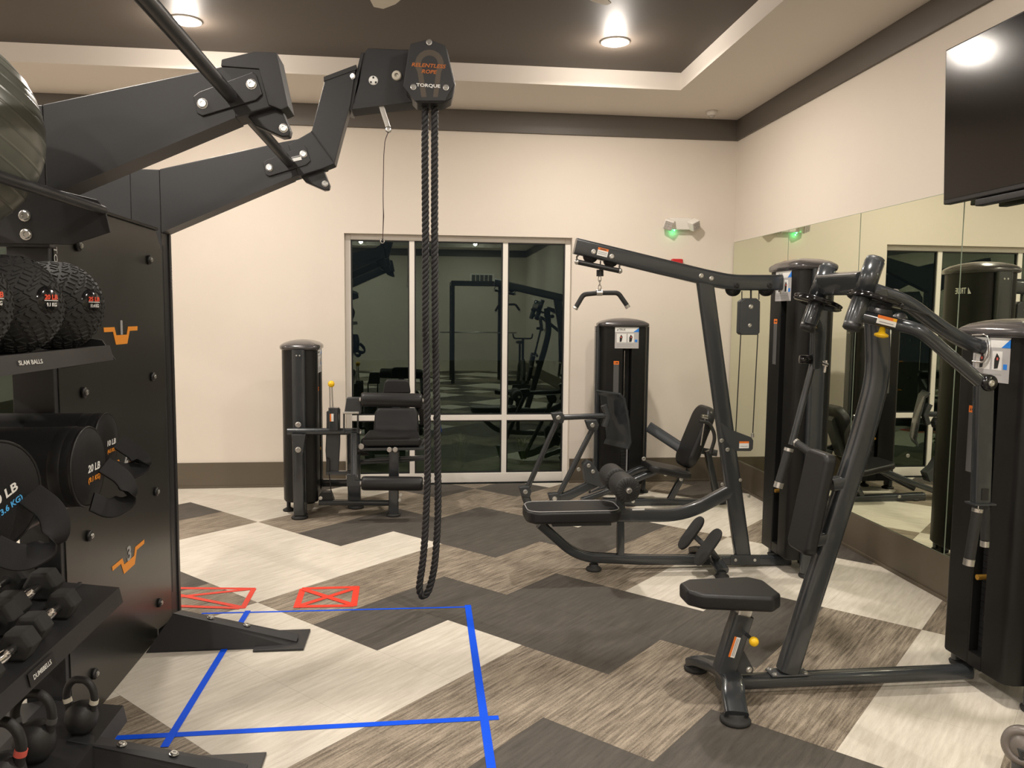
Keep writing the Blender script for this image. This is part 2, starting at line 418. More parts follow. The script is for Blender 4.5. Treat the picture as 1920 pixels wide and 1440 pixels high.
# outside, seen faintly through the glass
lawn_m = mat('night_lawn', (.05, .085, .025), .9, var=.4, vscale=9, bump=.6, bscale=40)
struct('lawn', MB().box((-14, YB+D+.9, -.25), (14, 30, -.12)), lawn_m)
struct('path', MB().box((-14, YB+D, -.25), (14, YB+D+.9, -.1)), mat('concrete', (.25, .25, .24), .8, var=.1))
for k, (gx, gy, cnt, hh) in enumerate(((.42, 8.75, 70, .5), (1.15, 8.95, 60, .42), (-.35, 9.0, 50, .4))):
    g = MB(); rr = random.Random(k)
    for q in range(cnt):
        a = rr.uniform(0, 6.28); l = rr.uniform(.5, 1)*hh; lean = rr.uniform(.15, .8)*l; c = Vector((gx, gy, -.13)); d = Vector((math.cos(a), math.sin(a), 0)); s_ = Vector((-d.y, d.x, 0))*.008
        p1 = c+d*lean*.35+Vector((0, 0, l*.7)); p2 = c+d*lean+Vector((0, 0, l*.8))
        g.add([c-s_, c+s_, p1+s_, p1-s_, p2], [(0, 1, 2, 3), (3, 2, 4)])
    o = mkobj('ornamental_grass', g, mat('grass_blade', (.09, .13, .04), .7))
    tag(o, ['clump of long grass outside behind the middle lower pane', 'clump of long grass outside behind the right lower pane', 'clump of long grass outside behind the left lower pane'][k], 'grass', 'grass clumps outside the window')

# mirror on the right wall
mr_ = thing('wall_mirror', 'large frameless wall mirror in tall panels above the brown base on the right wall', 'mirror', (XR-.003, 3.3, .257))
ys = [YB-.012, 6.20, 5.135, 4.095, 3.05, 2.01, .97, -.07, -1.11]
for k in range(len(ys)-1):
    mb = MB().use(mat('mirror_edge', (.25, .30, .22), .3)); mb.box((XR-.0075, ys[k+1]+.002, .257), (XR-.0005, ys[k]-.0015, 2.322))
    x = XR-.0078; mb.use(mirrorm).add([(x, ys[k+1]+.005, .260), (x, ys[k]-.0045, .260), (x, ys[k]-.0045, 2.319), (x, ys[k+1]+.005, 2.319)], [(0, 1, 2, 3)])
    mkobj('mirror_panel', mb, None, mr_)

# ceiling downlights
names = {(-1.62, 5.82): 'round recessed ceiling downlight in the dark tray, left of the rope unit', (1.40, 5.82): 'round recessed ceiling downlight in the dark tray, right of the rope unit'}
for (x, y) in CANS:
    row = {5.82: 'nearest the window wall', 2.80: 'in the second row from the window wall', -.22: 'in the row above the camera', -3.3: 'in the first row behind the camera', -6.3: 'in the row at the vent wall'}[y]
    colm = {-4.71: 'left', -1.62: 'middle', 1.40: 'right'}[x]
    lb = names.get((x, y), 'round recessed ceiling downlight, %s column, %s' % (colm, row))
    t = thing('ceiling_downlight', lb, 'ceiling light', (x, y, ZT), 'recessed downlights in the tray ceiling' if (x, y) not in names else 'recessed downlights beside the rope unit')
    mkobj('trim_ring', MB().lathe([(.078, -.012), (.105, -.010), (.108, 0), (.078, 0), (.078, -.012)], (x, y, ZT), (0, 0, 1), 28), lampwhite, t)
    mkobj('lamp_lens', MB().lathe([(0, -.036), (.035, -.032), (.062, -.018), (.077, -.004), (.077, -.001)], (x, y, ZT), (0, 0, 1), 28), lamp_glow, t)
# ceiling fan
fc = Vector((.25, 3.95, 0))
t = thing('ceiling_fan', 'pale ceiling fan at rest under the dark tray, only blade tips in view', 'fan', (fc.x, fc.y, ZT))
mkobj('motor', MB().lathe([(0, 0), (.09, 0), (.09, -.05), (.02, -.06), (.02, -.09), (.13, -.10), (.15, -.15), (.10, -.19), (0, -.20)], (fc.x, fc.y, ZT), (0, 0, 1), 24), silver, t)
for k in range(5):
    a = math.radians(117+72*k); M = Matrix.Translation((fc.x, fc.y, ZT-.145)) @ Matrix.Rotation(a, 4, 'Z') @ Matrix.Rotation(.2, 4, 'X')
    out = [(.14, -.03), (.4, -.06), (1.05, -.075), (1.17, -.05), (1.2, 0), (1.14, .05), (1.0, .07), (.4, .05), (.14, .03)]
    mkobj('blade', MB().prism([M @ Vector((u, v, 0)) for u, v in out], (0, 0, .008)), mat('fan_blade', (.62, .58, .5), .5), t)
# ceiling sensor
p = (2.607, 7.06, ZS)
o = thing('ceiling_sensor', 'small white round sensor under the pale soffit in the far right corner', 'sensor', p)
mkobj('housing', MB().lathe([(0, -.04), (.03, -.04), (.045, -.03), (.052, 0), (0, 0)], p, (0, 0, 1), 20), lampwhite, o)
mkobj('dome_lens', MB().lathe([(0, -.062), (.018, -.058), (.028, -.045), (.03, -.038)], p, (0, 0, 1), 16), lens, o)
# emergency light
ex, ez = 2.44, 2.46
t = thing('emergency_light', 'white emergency light with two tilted lamp heads and a green indicator', 'emergency light', (ex, YB, ez-.05))
mkobj('housing', MB().box((ex-.12, YB-.065, ez-.035), (ex+.09, YB, ez+.075)), lampwhite, t, bevel=.008)
for sx, a in ((-1, .35), (1, -.5)):
    M = Matrix.Translation((ex-.015+sx*.125, YB-.085, ez+.008)) @ Matrix.Rotation(sx*.45, 4, 'Z') @ Matrix.Rotation(.35, 4, 'X') @ Matrix.Rotation(a, 4, 'Y')
    h = mkobj('lamp_head', MB().box((-.045, -.03, -.045), (.045, .05, .045), M), lampwhite, t, bevel=.01)
    mb = MB()
    for u in range(3):
        for v in range(3): mb.box((-.036+u*.026, -.034, -.036+v*.026), (-.014+u*.026, -.030, -.014+v*.026), M)
    mkobj('lamp_lens', mb, lens, h)
mkobj('indicator', MB().sphere((ex-.075, YB-.055, ez-.04), .006, 10), green_led, t)
gl = bpy.data.lights.new('indicator_lamp', 'POINT'); gl.color = (.05, 1, .3); gl.energy = .045; gl.shadow_soft_size = .005
go = bpy.data.objects.new('indicator_lamp', gl); COL.objects.link(go); go.location = (ex-.075, YB-.03, ez-.055)
# fire alarm
t = thing('fire_alarm', 'red fire alarm strobe on the cream wall behind the pulldown beam', 'alarm', (2.41, YB, 2.09))
mkobj('housing', MB().box((2.355, YB-.04, 2.02), (2.467, YB, 2.155)), redbox, t, bevel=.012, bseg=3)
mkobj('strobe_lens', MB().box((2.385, YB-.05, 2.075), (2.437, YB-.04, 2.10)), white, t)
# television
t = thing('television', 'large black wall television tilted above the mirror', 'television', (2.86, 3.4, 2.25))
tx = 2.90
def tvp(x, y, z): return (tx + x - (z-2.235)*.045, y, z)
mkobj('housing', MB().prism([tvp(-.03, 4.13, 3.065), tvp(-.03, 2.70, 3.065), tvp(-.03, 2.70, 2.235), tvp(-.03, 4.13, 2.235)][::-1], (.045, 0, 0)), blk, t, bevel=.006)
mkobj('screen', MB().prism([tvp(-.033, 4.118, 3.055), tvp(-.033, 2.712, 3.055), tvp(-.033, 2.712, 2.26), tvp(-.033, 4.118, 2.26)], (.0025, 0, 0)), tvm, t)
mkobj('wall_bracket', MB().box((tx-.01, 3.2, 2.5), (XR-.002, 3.6, 2.8)), blk, t)
mkobj('sound_bar', MB().box((tx-.02, 2.95, 2.195), (tx+.03, 3.89, 2.232)), blk, t, bevel=.006)

# ------------------------------------------------------------------ weight tower shared by the four machines
def rot(F):
    F = Vector((F[0], F[1], 0)); S = Vector((-F.y, F.x, 0)); return F, S      # front direction, viewer's right
PROF = [(-.020, .13), (-.020, .045), (.060, .045), (.060, .13), (.165, .13), (.188, .119), (.203, .092), (.208, .04), (.208, -.03), (.195, -.085), (.16, -.125), (.09, -.15), (0, -.158)]
PROF = PROF + [(-x, y) for x, y in PROF[::-1][1:] if not (x in (.060, -.020))] 
def tower(t, c, F, H, lab='', stack=True, frame=.10):
    F, S = rot(F); c = Vector((c[0], c[1], 0)); Z = Vector((0, 0, 1))
    P = lambda s, f, z: c + S*s + F*f + Z*z
    body = mkobj('shroud', MB().prism([P(s, f, .10) for s, f in PROF], (0, 0, H-.05-.10)), shroud_m, t, bevel=.006)
    # slot lining, weight plates and selector
    if stack:
        ws = mkobj('weight_stack', MB().box((-1, -1, 0), (1, 1, 0)) if 0 else _stack(P, H), blk, t)
        mkobj('scale_strip', MB().prism([P(.040, .0905, .17), P(.052, .0905, .17), P(.052, .0905, .72), P(.040, .0905, .72)], F*.002), grey_print, ws)
        mkobj('selector_knob', MB().cyl(P(.015, .088, .50), P(.015, .135, .50), .012, 14), gold, ws)
        mkobj('guide_rod', MB().cyl(P(.012, .066, .16), P(.012, .066, H-.3), .006, 8), chrome, ws)
    mkobj('slot_sill', MB().prism([P(-.020, .046, .10), P(.060, .046, .10), P(.060, .129, .10), P(-.020, .129, .10)], (0, 0, .06)), shroud_m, t)
    # cap
    out = [(s, f) for s, f in PROF if not (abs(f-.045) < 1e-6)]
    n = len(out); V = []; rings = ((1.03, 0), (1.08, .004), (1.10, .016), (1.09, .030), (1.03, .040), (.88, .055), (.6, .069), (.3, .077), (.02, .08))
    for k, z in rings: V += [P(s*k, f*k, H-.09+z) for s, f in out]
    Fc = [(r*n+i, r*n+(i+1) % n, (r+1)*n+(i+1) % n, (r+1)*n+i) for r in range(len(rings)-1) for i in range(n)]
    cp = MB().add(V, Fc, True); cp.add(V[:n], [tuple(range(n))[::-1]])
    mkobj('cap', cp, capm, t)
    for sg in (-1, 1):
        u = mkobj('upright', MB().sweep([P(sg*.222, 0, .028), P(sg*.222, 0, H-.085)], oval(.040, frame, 5), S), steel, t)
        mkobj('foot_pad', MB().lathe([(0, 0), (.052, 0), (.056, .012), (.045, .022), (.03, .03), (0, .03)], P(sg*.222, 0, 0), Z, 22), rubber, u)
        for k in (-.012, .012): bolt(u, P(sg*.243, k, H-.13), S*sg, .005)
    mkobj('foot_pad', MB().lathe([(0, 0), (.045, 0), (.048, .012), (.03, .022), (.016, .03), (.016, .11), (0, .11)], P(-.05, -.12, 0), Z, 20), rubber, t)
    # instruction placard on two stand-offs
    pw, ph = .215, .185
    cz = H-.085-.10
    decal(t, 'instruction_placard', P(.012, .131, cz), S, Z, [
        (pale, R4(-pw/2, -ph/2, pw/2, ph/2), 0), (white, R4(-pw/2, ph*.28, pw/2, ph/2), 1),
        (bluep, [(pw/2-.05, ph*.28), (pw/2, ph*.28), (pw/2, ph/2-.004)], 2),
        (white, R4(-pw*.42, -ph*.22, -pw*.02, ph*.2), 1), (white, R4(pw*.04, -ph*.22, pw*.30, ph*.2), 1),
        (darkprint, [(-pw*.3, -ph*.2), (-pw*.22, -ph*.18), (-pw*.18, ph*.05), (-pw*.24, ph*.16), (-pw*.3, ph*.02)], 2),
        (pink, R4(-pw*.27, 0, -pw*.22, ph*.06), 3), (pink, R4(pw*.16, 0, pw*.20, ph*.06), 3),
        (darkprint, [(pw*.1, -ph*.2), (pw*.2, -ph*.18), (pw*.24, ph*.05), (pw*.16, ph*.16), (pw*.1, ph*.02)], 2),
        (bluep, R4(pw*.34, -ph*.2, pw*.44, -ph*.08), 2), (grey_print, R4(-pw*.42, -ph*.34, pw*.3, -ph*.31), 1), (grey_print, R4(-pw*.42, -ph*.41, pw*.2, -ph*.385), 1)])
    text(t, 'TRUE', P(.012-pw*.20, .1325, cz+ph*.39), S, Z, .017, darkprint, bold=.01)
    decal(t, 'brand_wedge', P(.012-pw*.40, .1325, cz+ph*.375), S, Z, [(darkprint, [(-.008, -.004), (.008, -.004), (.008, .008)], 0)])
    # warning label left of the slot
    wz = H-.42
    decal(t, 'warning_label', P(-.078, .1305, wz), S, Z, [(dgrey, R4(-.024, -.26, .024, .03), 0), (orange2, R4(-.024, 0, .024, .03), 1), (darkprint, [(-.017, .008), (-.009, .008), (-.013, .022)], 2), (darkprint, R4(-.005, .010, .017, .019), 2)])
    # brand name on the back of the shroud
    text(t, 'TRUE', P(.052, -.1585, H-.20), -S, Z, .038, white, width=.10, bold=.015)
    decal(t, 'brand_wedge', P(.118, -.1485, H-.20), (-S*.97+F*.22), Z, [(white, [(-.026, -.02), (.02, -.02), (.02, .024)], 0)])
    return P
def _stack(P, H):
    mb = MB(); z = .15
    while z < .74:
        mb.prism([P(-.015, .05, z), P(.056, .05, z), P(.056, .088, z), P(-.015, .088, z)], (0, 0, .0275)); z += .0295
    return mb
def cyl_part(name, a, b, r, m, t, seg=22): return mkobj(name, MB().cyl(a, b, r, seg), m, t)
def roller(t, a, b, r, m=vinyl, knob=True, name='roller_pad'):
    a = Vector(a); b = Vector(b); L = (b-a).length; ax = (b-a)/L
    prof = [(0, .004), (r*.35, .002), (r*.80, 0), (r*.95, .008), (r, .025), (r, L-.025), (r*.95, L-.008), (r*.80, L), (r*.35, L-.002), (0, L-.004)]
    o = mkobj(name, MB().lathe(prof, a, ax, 32), m, t)
    if knob: mkobj('end_cap', MB().cyl(a-ax*.012, a+ax*.006, .018, 14).cyl(b-ax*.006, b+ax*.012, .018, 14), silver, o)
    return o
def pad(t, name, outline, thick, m=vinyl, bevel=.02, stitch=True):
    "outline: 3-D planar outline of the outer face, thick: vector"
    o = mkobj(name, MB().prism(outline, thick), m, t, bevel=bevel, bseg=4)
    return o
def rrect2(w, h, r, n=5):
    out = []
    for cx, cy, a0 in ((w/2-r, h/2-r, 0), (-w/2+r, h/2-r, 90), (-w/2+r, -h/2+r, 180), (w/2-r, -h/2+r, 270)):
        for k in range(n+1): a = math.radians(a0+90*k/n); out.append((cx+r*math.cos(a), cy+r*math.sin(a)))
    return out

V = Vector
def rail(t, name, pix, y, w, h, m=steel, r=.06, e=5, n=(0, 1, 0)):
    "tube through measured points lying in the plane y (each point may carry its own y)"
    P = [at(p[0], p[1], y=(p[2] if len(p) > 2 else y)) for p in pix]
    return mkobj(name, MB().sweep(P, oval(w, h, e) if e < 90 else circ(w/2), n, r=r), m, t)
def plate(t, name, pix, y, th, m=steel, bevel=.003):
    P = [at(a, b, y=y) for a, b in pix]
    return mkobj(name, MB().prism(P, (0, th, 0)), m, t, bevel=bevel)
def foot(t, x, y, r=.05, h=.035):
    return mkobj('foot_pad', MB().lathe([(0, 0), (r, 0), (r*1.06, .010), (r*.95, .018), (r*.6, .024), (r*.6, h), (0, h)], (x, y, 0), (0, 0, 1), 24), rubber, t)

# ================================================================== chest fly machine, right foreground
def fly_machine():
    Y = 3.10
    t = thing('chest_fly_machine', 'grey steel chest fly machine with small black seat and yellow knobs, nearest on the right', 'gym machine', (1.9, Y, 0))
    tower(t, (2.500, 3.055), (-1, 0), 1.62)
    mkobj('base_rail', MB().sweep([(1.25, Y, .052), (2.40, Y, .052)], oval(.070, .058, 3), (0, 1, 0)), steel, t)
    mkobj('cross_foot', MB().sweep([(1.235, Y+.245, .03), (1.245, Y+.19, .065), (1.29, Y+.06, .088), (1.29, Y-.06, .088), (1.25, Y-.16, .065), (1.235, Y-.235, .03)], oval(.095, .05, 4), (1, 0, 0), r=.08), steel, t)
    foot(t, 1.235, Y+.235); foot(t, 1.235, Y-.225, .058)
    # seat column
    mkobj('seat_column', MB().sweep([(1.272, Y, .10), (1.345, Y, .352)], oval(.075, .085, 6), (0, 1, 0)), steel, t)
    mkobj('seat_slide', MB().sweep([(1.343, Y, .345), (1.368, Y, .425)], oval(.056, .064, 6), (0, 1, 0)), silver, t)
    g = mkobj('gusset', MB().prism([(1.31, Y-.015, .21), (1.35, Y-.015, .20), (1.40, Y-.015, .11), (1.395, Y-.015, .09), (1.28, Y-.015, .09)], (0, .03, 0)), steel2, t, bevel=.004)
    bolt(t, (1.378, Y-.015, .11), (0, -1, 0), .011); bolt(t, (1.30, Y-.06, .075), (0, -1, -.2), .01)
    mkobj('adjuster_knob', MB().cyl((1.337, Y-.02, .27), (1.338, Y-.075, .272), .010, 12, .012).use(yellow).sphere((1.338, Y-.10, .272), .021, 20), None, t) if 0 else None
    k = mkobj('adjuster_pin', MB().cyl((1.352, Y-.02, .275), (1.352, Y-.095, .275), .008, 12), steel, t)
    mkobj('adjuster_knob', MB().sphere((1.352, Y-.11, .275), .020, 20), yellow, k)
    u = V((.28, 0, .96)).normalized(); r_ = V((.96, 0, -.28)).normalized()
    decal(t, 'warning_label', V((1.300, Y-.0385, .222)), r_, u, [(white, R4(-.014, -.045, .014, .045), 0), (orange2, R4(-.014, -.045, -.005, .045), 1), (grey_print, R4(-.001, -.038, .003, .038), 1), (grey_print, R4(.006, -.038, .009, .038), 1)])
    # seat
    z1, z0 = .478, .412
    o1 = [(1.062, -.05), (1.062, .05), (1.118, .10), (1.40, .135), (1.455, .085), (1.455, -.085), (1.40, -.135), (1.118, -.10)]
    pad(t, 'seat_pad', [(x+.02, Y+y, z1-(x-1.06)*.03) for x, y in o1], (0, 0, -(z1-z0)), bevel=.016)
    # leaning main post
    pts = [(1476, 1258), (1616, 820), (1645, 712), (1646, 640), (1640, 545)]
    rail(t, 'main_post', pts, Y, .075, .088, r=.10, e=4)
    P0 = at(1477, 1250, y=Y)
    mkobj('post_plate', MB().prism([(P0.x-.085, Y-.038, .080), (P0.x+.085, Y-.038, .080), (P0.x+.085, Y+.038, .080), (P0.x-.085, Y+.038, .080)], (0, 0, .009)), steel2, t, bevel=.004)
    for sx in (-.068, .068):
        for sy in (-.025, .025): bolt(t, (P0.x+sx, Y+sy, .089), (0, 0, 1), .010)
    # back pad
    a, b = at(1551, 851, y=Y-.09), at(1509, 1044, y=Y-.09)
    c, d = V((a.x-.03, Y+.135, a.z)), V((b.x-.03, Y+.135, b.z)); a.x -= .0; ax = (a-b).normalized(); nrm = V((ax.z, 0, -ax.x))
    w = V((0, 1, 0)); L = (a-b).length; ctr = V(((a.x+b.x)/2, Y, (a.z+b.z)/2))
    pad(t, 'back_pad', [ctr + ax*v + w*u for u, v in rrect2(.18, L, .035)], nrm*.054, bevel=.018)
    mkobj('pad_backing', MB().prism([ctr + nrm*.053 + ax*v + w*u for u, v in rrect2(.11, L*.8, .03)], nrm*.010), blk, t, bevel=.004)
    for (p1, p2) in (((1556, 908), (1602, 900)), ((1524, 1012), (1564, 1004))):
        rail(t, 'pad_bracket', [p1, p2], Y, .07, .052, r=0, e=6)
    # head: cross beam with two pivot cylinders
    yn, yf = Y-.20, Y+.20
    nt, nm, nb = at(1640, 490, y=yn), at(1619, 551, y=yn), at(1600, 604, y=yn)
    axn = (nt-nb).normalized()
    off = at(1606, 525, y=yn)-V((0, 0, 0))
    for y, nm_ in ((yn, 0), (yf, 1)):
        T = V((nt.x, y, nt.z)); M_ = V((nm.x, y, nm.z)); B = V((nb.x, y, nb.z))
        if y == yf:
            T = at(1555, 503, y=yf); M_ = at(1532, 557, y=yf); B = at(1517, 607, y=yf)
        A = (T-B).normalized()
        c = mkobj('pivot_cylinder', MB().lathe([(0, 0), (.037, 0), (.037, (T-M_).length), (0, (T-M_).length)], M_, A, 26), steel, t)
        mkobj('top_cap', MB().lathe([(.034, 0), (.034, .012), (.026, .018), (.024, .012), (0, .012)], T, A, 24), steel2, c)
        mkobj('pivot_sleeve', MB().lathe([(.032, -.02), (.035, .012), (.035, (M_-B).length-.015), (.03, (M_-B).length)], B, A, 24), steel, c)
        mkobj('lower_cap', MB().lathe([(0, -.032), (.024, -.034), (.033, -.028), (.034, -.003), (0, -.003)], B, A, 24), blk, c)
        rr = MB().lathe([(0, 0), (.10, 0), (.105, .004), (.098, .009), (.105, .014), (.105, .018), (.09, .02), (0, .02)], M_ - A*.035 + V((.055 if y == yn else .012, 0, .0)), A, 36)
        mkobj('cable_cam', rr, blkg, c)
    T, M_ = at(1626, 520, y=yn), at(1540, 538, y=yf)
    A = axn; xc = (T+M_)*.5
    mkobj('cross_beam', MB().sweep([T + V((0, .02, -.02)), M_ - V((0, .02, -.01))], oval(.060, .092, 5), (1, 0, .25)), steel, t)
    # tube from the head back to the tower
    rail(t, 'top_tube', [(1642, 546, Y), (1700, 566, Y), (1760, 612, Y), (1815, 645, Y), (1880, 660, Y)], Y, .064, .064, r=.08, e=99)
    q = at(1850, 652, y=Y)
    for k in range(1):
        mkobj('cable_guard', MB().sweep([(q.x-.03, Y+.05, q.z+.052), (q.x-.03, Y-.045, q.z+.058), (q.x-.03, Y-.058, q.z-.02), (q.x-.03, Y-.03, q.z-.062), (q.x-.03, Y+.04, q.z-.06)], circ(.0045, 8), (1, 0, 0), r=.03), chrome, t)
    bolt(t, at(1679, 546, y=Y)+V((0, 0, 0)), (0, -.3, 1), .012)
    # belts and pulleys below the head
    for (px, py, r) in ((1655, 592, .045), (1690, 600, .03)):
        c = at(px, py, y=Y-.05); mkobj('pulley', MB().lathe([(0, 0), (r, 0), (r*.85, .008), (r*.85, .014), (r, .022), (0, .022)], c, (0, 1, 0), 26), blk, t)
    mkobj('cable', MB().sweep([at(1690, 578, y=Y-.05), at(1740, 590, y=Y-.04), at(1800, 636, y=Y-.02), at(1850, 665, y=Y)], circ(.004, 8), (0, 1, 0)), blk, t)
    # near arm with hanging grips
    ya = Y-.32
    arm = rail(t, 'press_arm', [(1606, 590, Y-.20), (1684, 609, Y-.26), (1724, 618, ya), (1775, 662, ya), (1838, 716, ya)], ya, .050, .050, r=.06, e=99)
    p = at(1662, 602, y=ya+.035); d_ = (at(1684, 608, y=ya+.035)-at(1640, 597, y=ya+.035)).normalized()
    decal(arm, 'warning_label', p + V((0, -.002, 0)), d_, d_.cross(V((0, 1, 0))), [(white, R4(-.040, -.016, .040, .016), 0), (orange2, R4(-.040, .004, .040, .016), 1), (grey_print, R4(-.03, -.010, .03, -.006), 1), (yellow, R4(.024, .005, .038, .015), 2)])
    k = at(1655, 618, y=Y-.24); mkobj('adjuster_knob', MB().lathe([(0, 0), (.010, 0), (.013, -.022), (.026, -.028), (.026, -.036), (.012, -.042), (0, -.042)], k+V((0, 0, .01)), (.15, 0, 1), 20), yellow, t)
    k = at(1522, 612, y=yf); mkobj('adjuster_knob', MB().lathe([(0, .012), (.018, .01), (.022, -.004), (.012, -.012), (0, -.012)], k, (.15, 0, 1), 20), yellow, t)
    pv = at(1847, 717, y=ya)
    h = mkobj('pivot_hub', MB().lathe([(0, -.035), (.026, -.035), (.030, -.03), (.033, -.02), (.033, .03), (0, .03)], pv, (0, 1, 0), 26), blkg, t)
    bolt(h, pv+V((0, -.035, 0)), (0, -1, 0), .010)
    lk = mkobj('hanging_link', MB().sweep([pv+V((-.005, 0, -.01)), at(1838, 945, y=ya)], oval(.038, .066, 8), (0, 1, 0)), steel, t)
    q = at(1838, 945, y=ya); mkobj('link_plate', MB().prism([q+V((-.045, -.03, 0)), q+V((.045, -.03, 0)), q+V((.045, .03, 0)), q+V((-.045, .03, 0))], (0, 0, .006)), steel2, lk)
    mkobj('bumper_patch', MB().box((q.x-.012, q.y-.0215, q.z+.02), (q.x+.016, q.y-.018, q.z+.065)), blk, lk)
    g0, g1 = at(1833, 955, y=ya), at(1816, 1058, y=ya)
    gr = mkobj('hand_grip', MB().cyl(g0, g1, .0195, 18), foamm, t); gd = (g1-g0).normalized()
    mkobj('grip_ferrule', MB().cyl(g1-gd*.022, g1+gd*.004, .0205, 20).cyl(g0-gd*.004, g0+gd*.010, .0205, 20), silver, gr)
    mkobj('retaining_clip', MB().sweep([g0+V((-.012, -.02, .025)), g0+V((-.018, -.024, .008)), g0+V((-.004, -.026, -.002))], circ(.0022, 6), (0, 1, 0), r=.01), chrome, gr)
    g2, g3 = at(1848, 950, y=ya+.10), at(1847, 1012, y=ya+.10)
    gr = mkobj('hand_grip', MB().cyl(g2, g3, .017, 18), foamm, t); mkobj('grip_ferrule', MB().cyl(g3-V((0, 0, .004)), g3-V((0, 0, .028)), .0175, 18), silver, gr)
    mkobj('handle_bracket', MB().sweep([q, g2+V((0, 0, .005))], circ(.014, 12), (1, 0, 0)), steel2, t)
    # far arm
    yb = yf+.05
    rail(t, 'press_arm', [(1521, 595, yf), (1532, 612, yf+.02), (1530, 690, yb)], yb, .036, .048, r=.03, e=6)
    c = at(1508, 674, y=yb); mkobj('pivot_hub', MB().lathe([(0, -.02), (.018, -.02), (.020, -.012), (.020, .03), (0, .03)], c, (1, -.2, 0), 20), blkg, t)
    c = at(1547, 684, y=yb); mkobj('release_lever', MB().cyl(c+V((-.02, 0, .01)), c+V((.01, 0, 0)), .010, 12).cyl(c+V((.005, 0, .02)), c+V((0, 0, -.035)), .006, 10), chrome, t)
    l = rail(t, 'hanging_link', [(1524, 684, yb), (1484, 834, yb)], yb, .030, .030, r=0, e=99)
    g0, g1 = at(1479, 842, y=yb), at(1459, 912, y=yb); gd = (g1-g0).normalized()
    gr = mkobj('hand_grip', MB().cyl(g0, g1, .0195, 18), foamm, t); mkobj('grip_ferrule', MB().cyl(g1-gd*.02, g1+gd*.006, .021, 18).cyl(g0-gd*.004, g0+gd*.010, .021, 18), silver, gr)
    g0, g1 = at(1490, 828, y=yb), at(1530, 856, y=yb-.12); gd = (g1-g0).normalized()
    gr = mkobj('hand_grip', MB().cyl(g0, g1, .0175, 18), foamm, t); mkobj('grip_ferrule', MB().cyl(g0, g0+gd*.018, .0185, 18), silver, gr)
    return t
fly_machine()

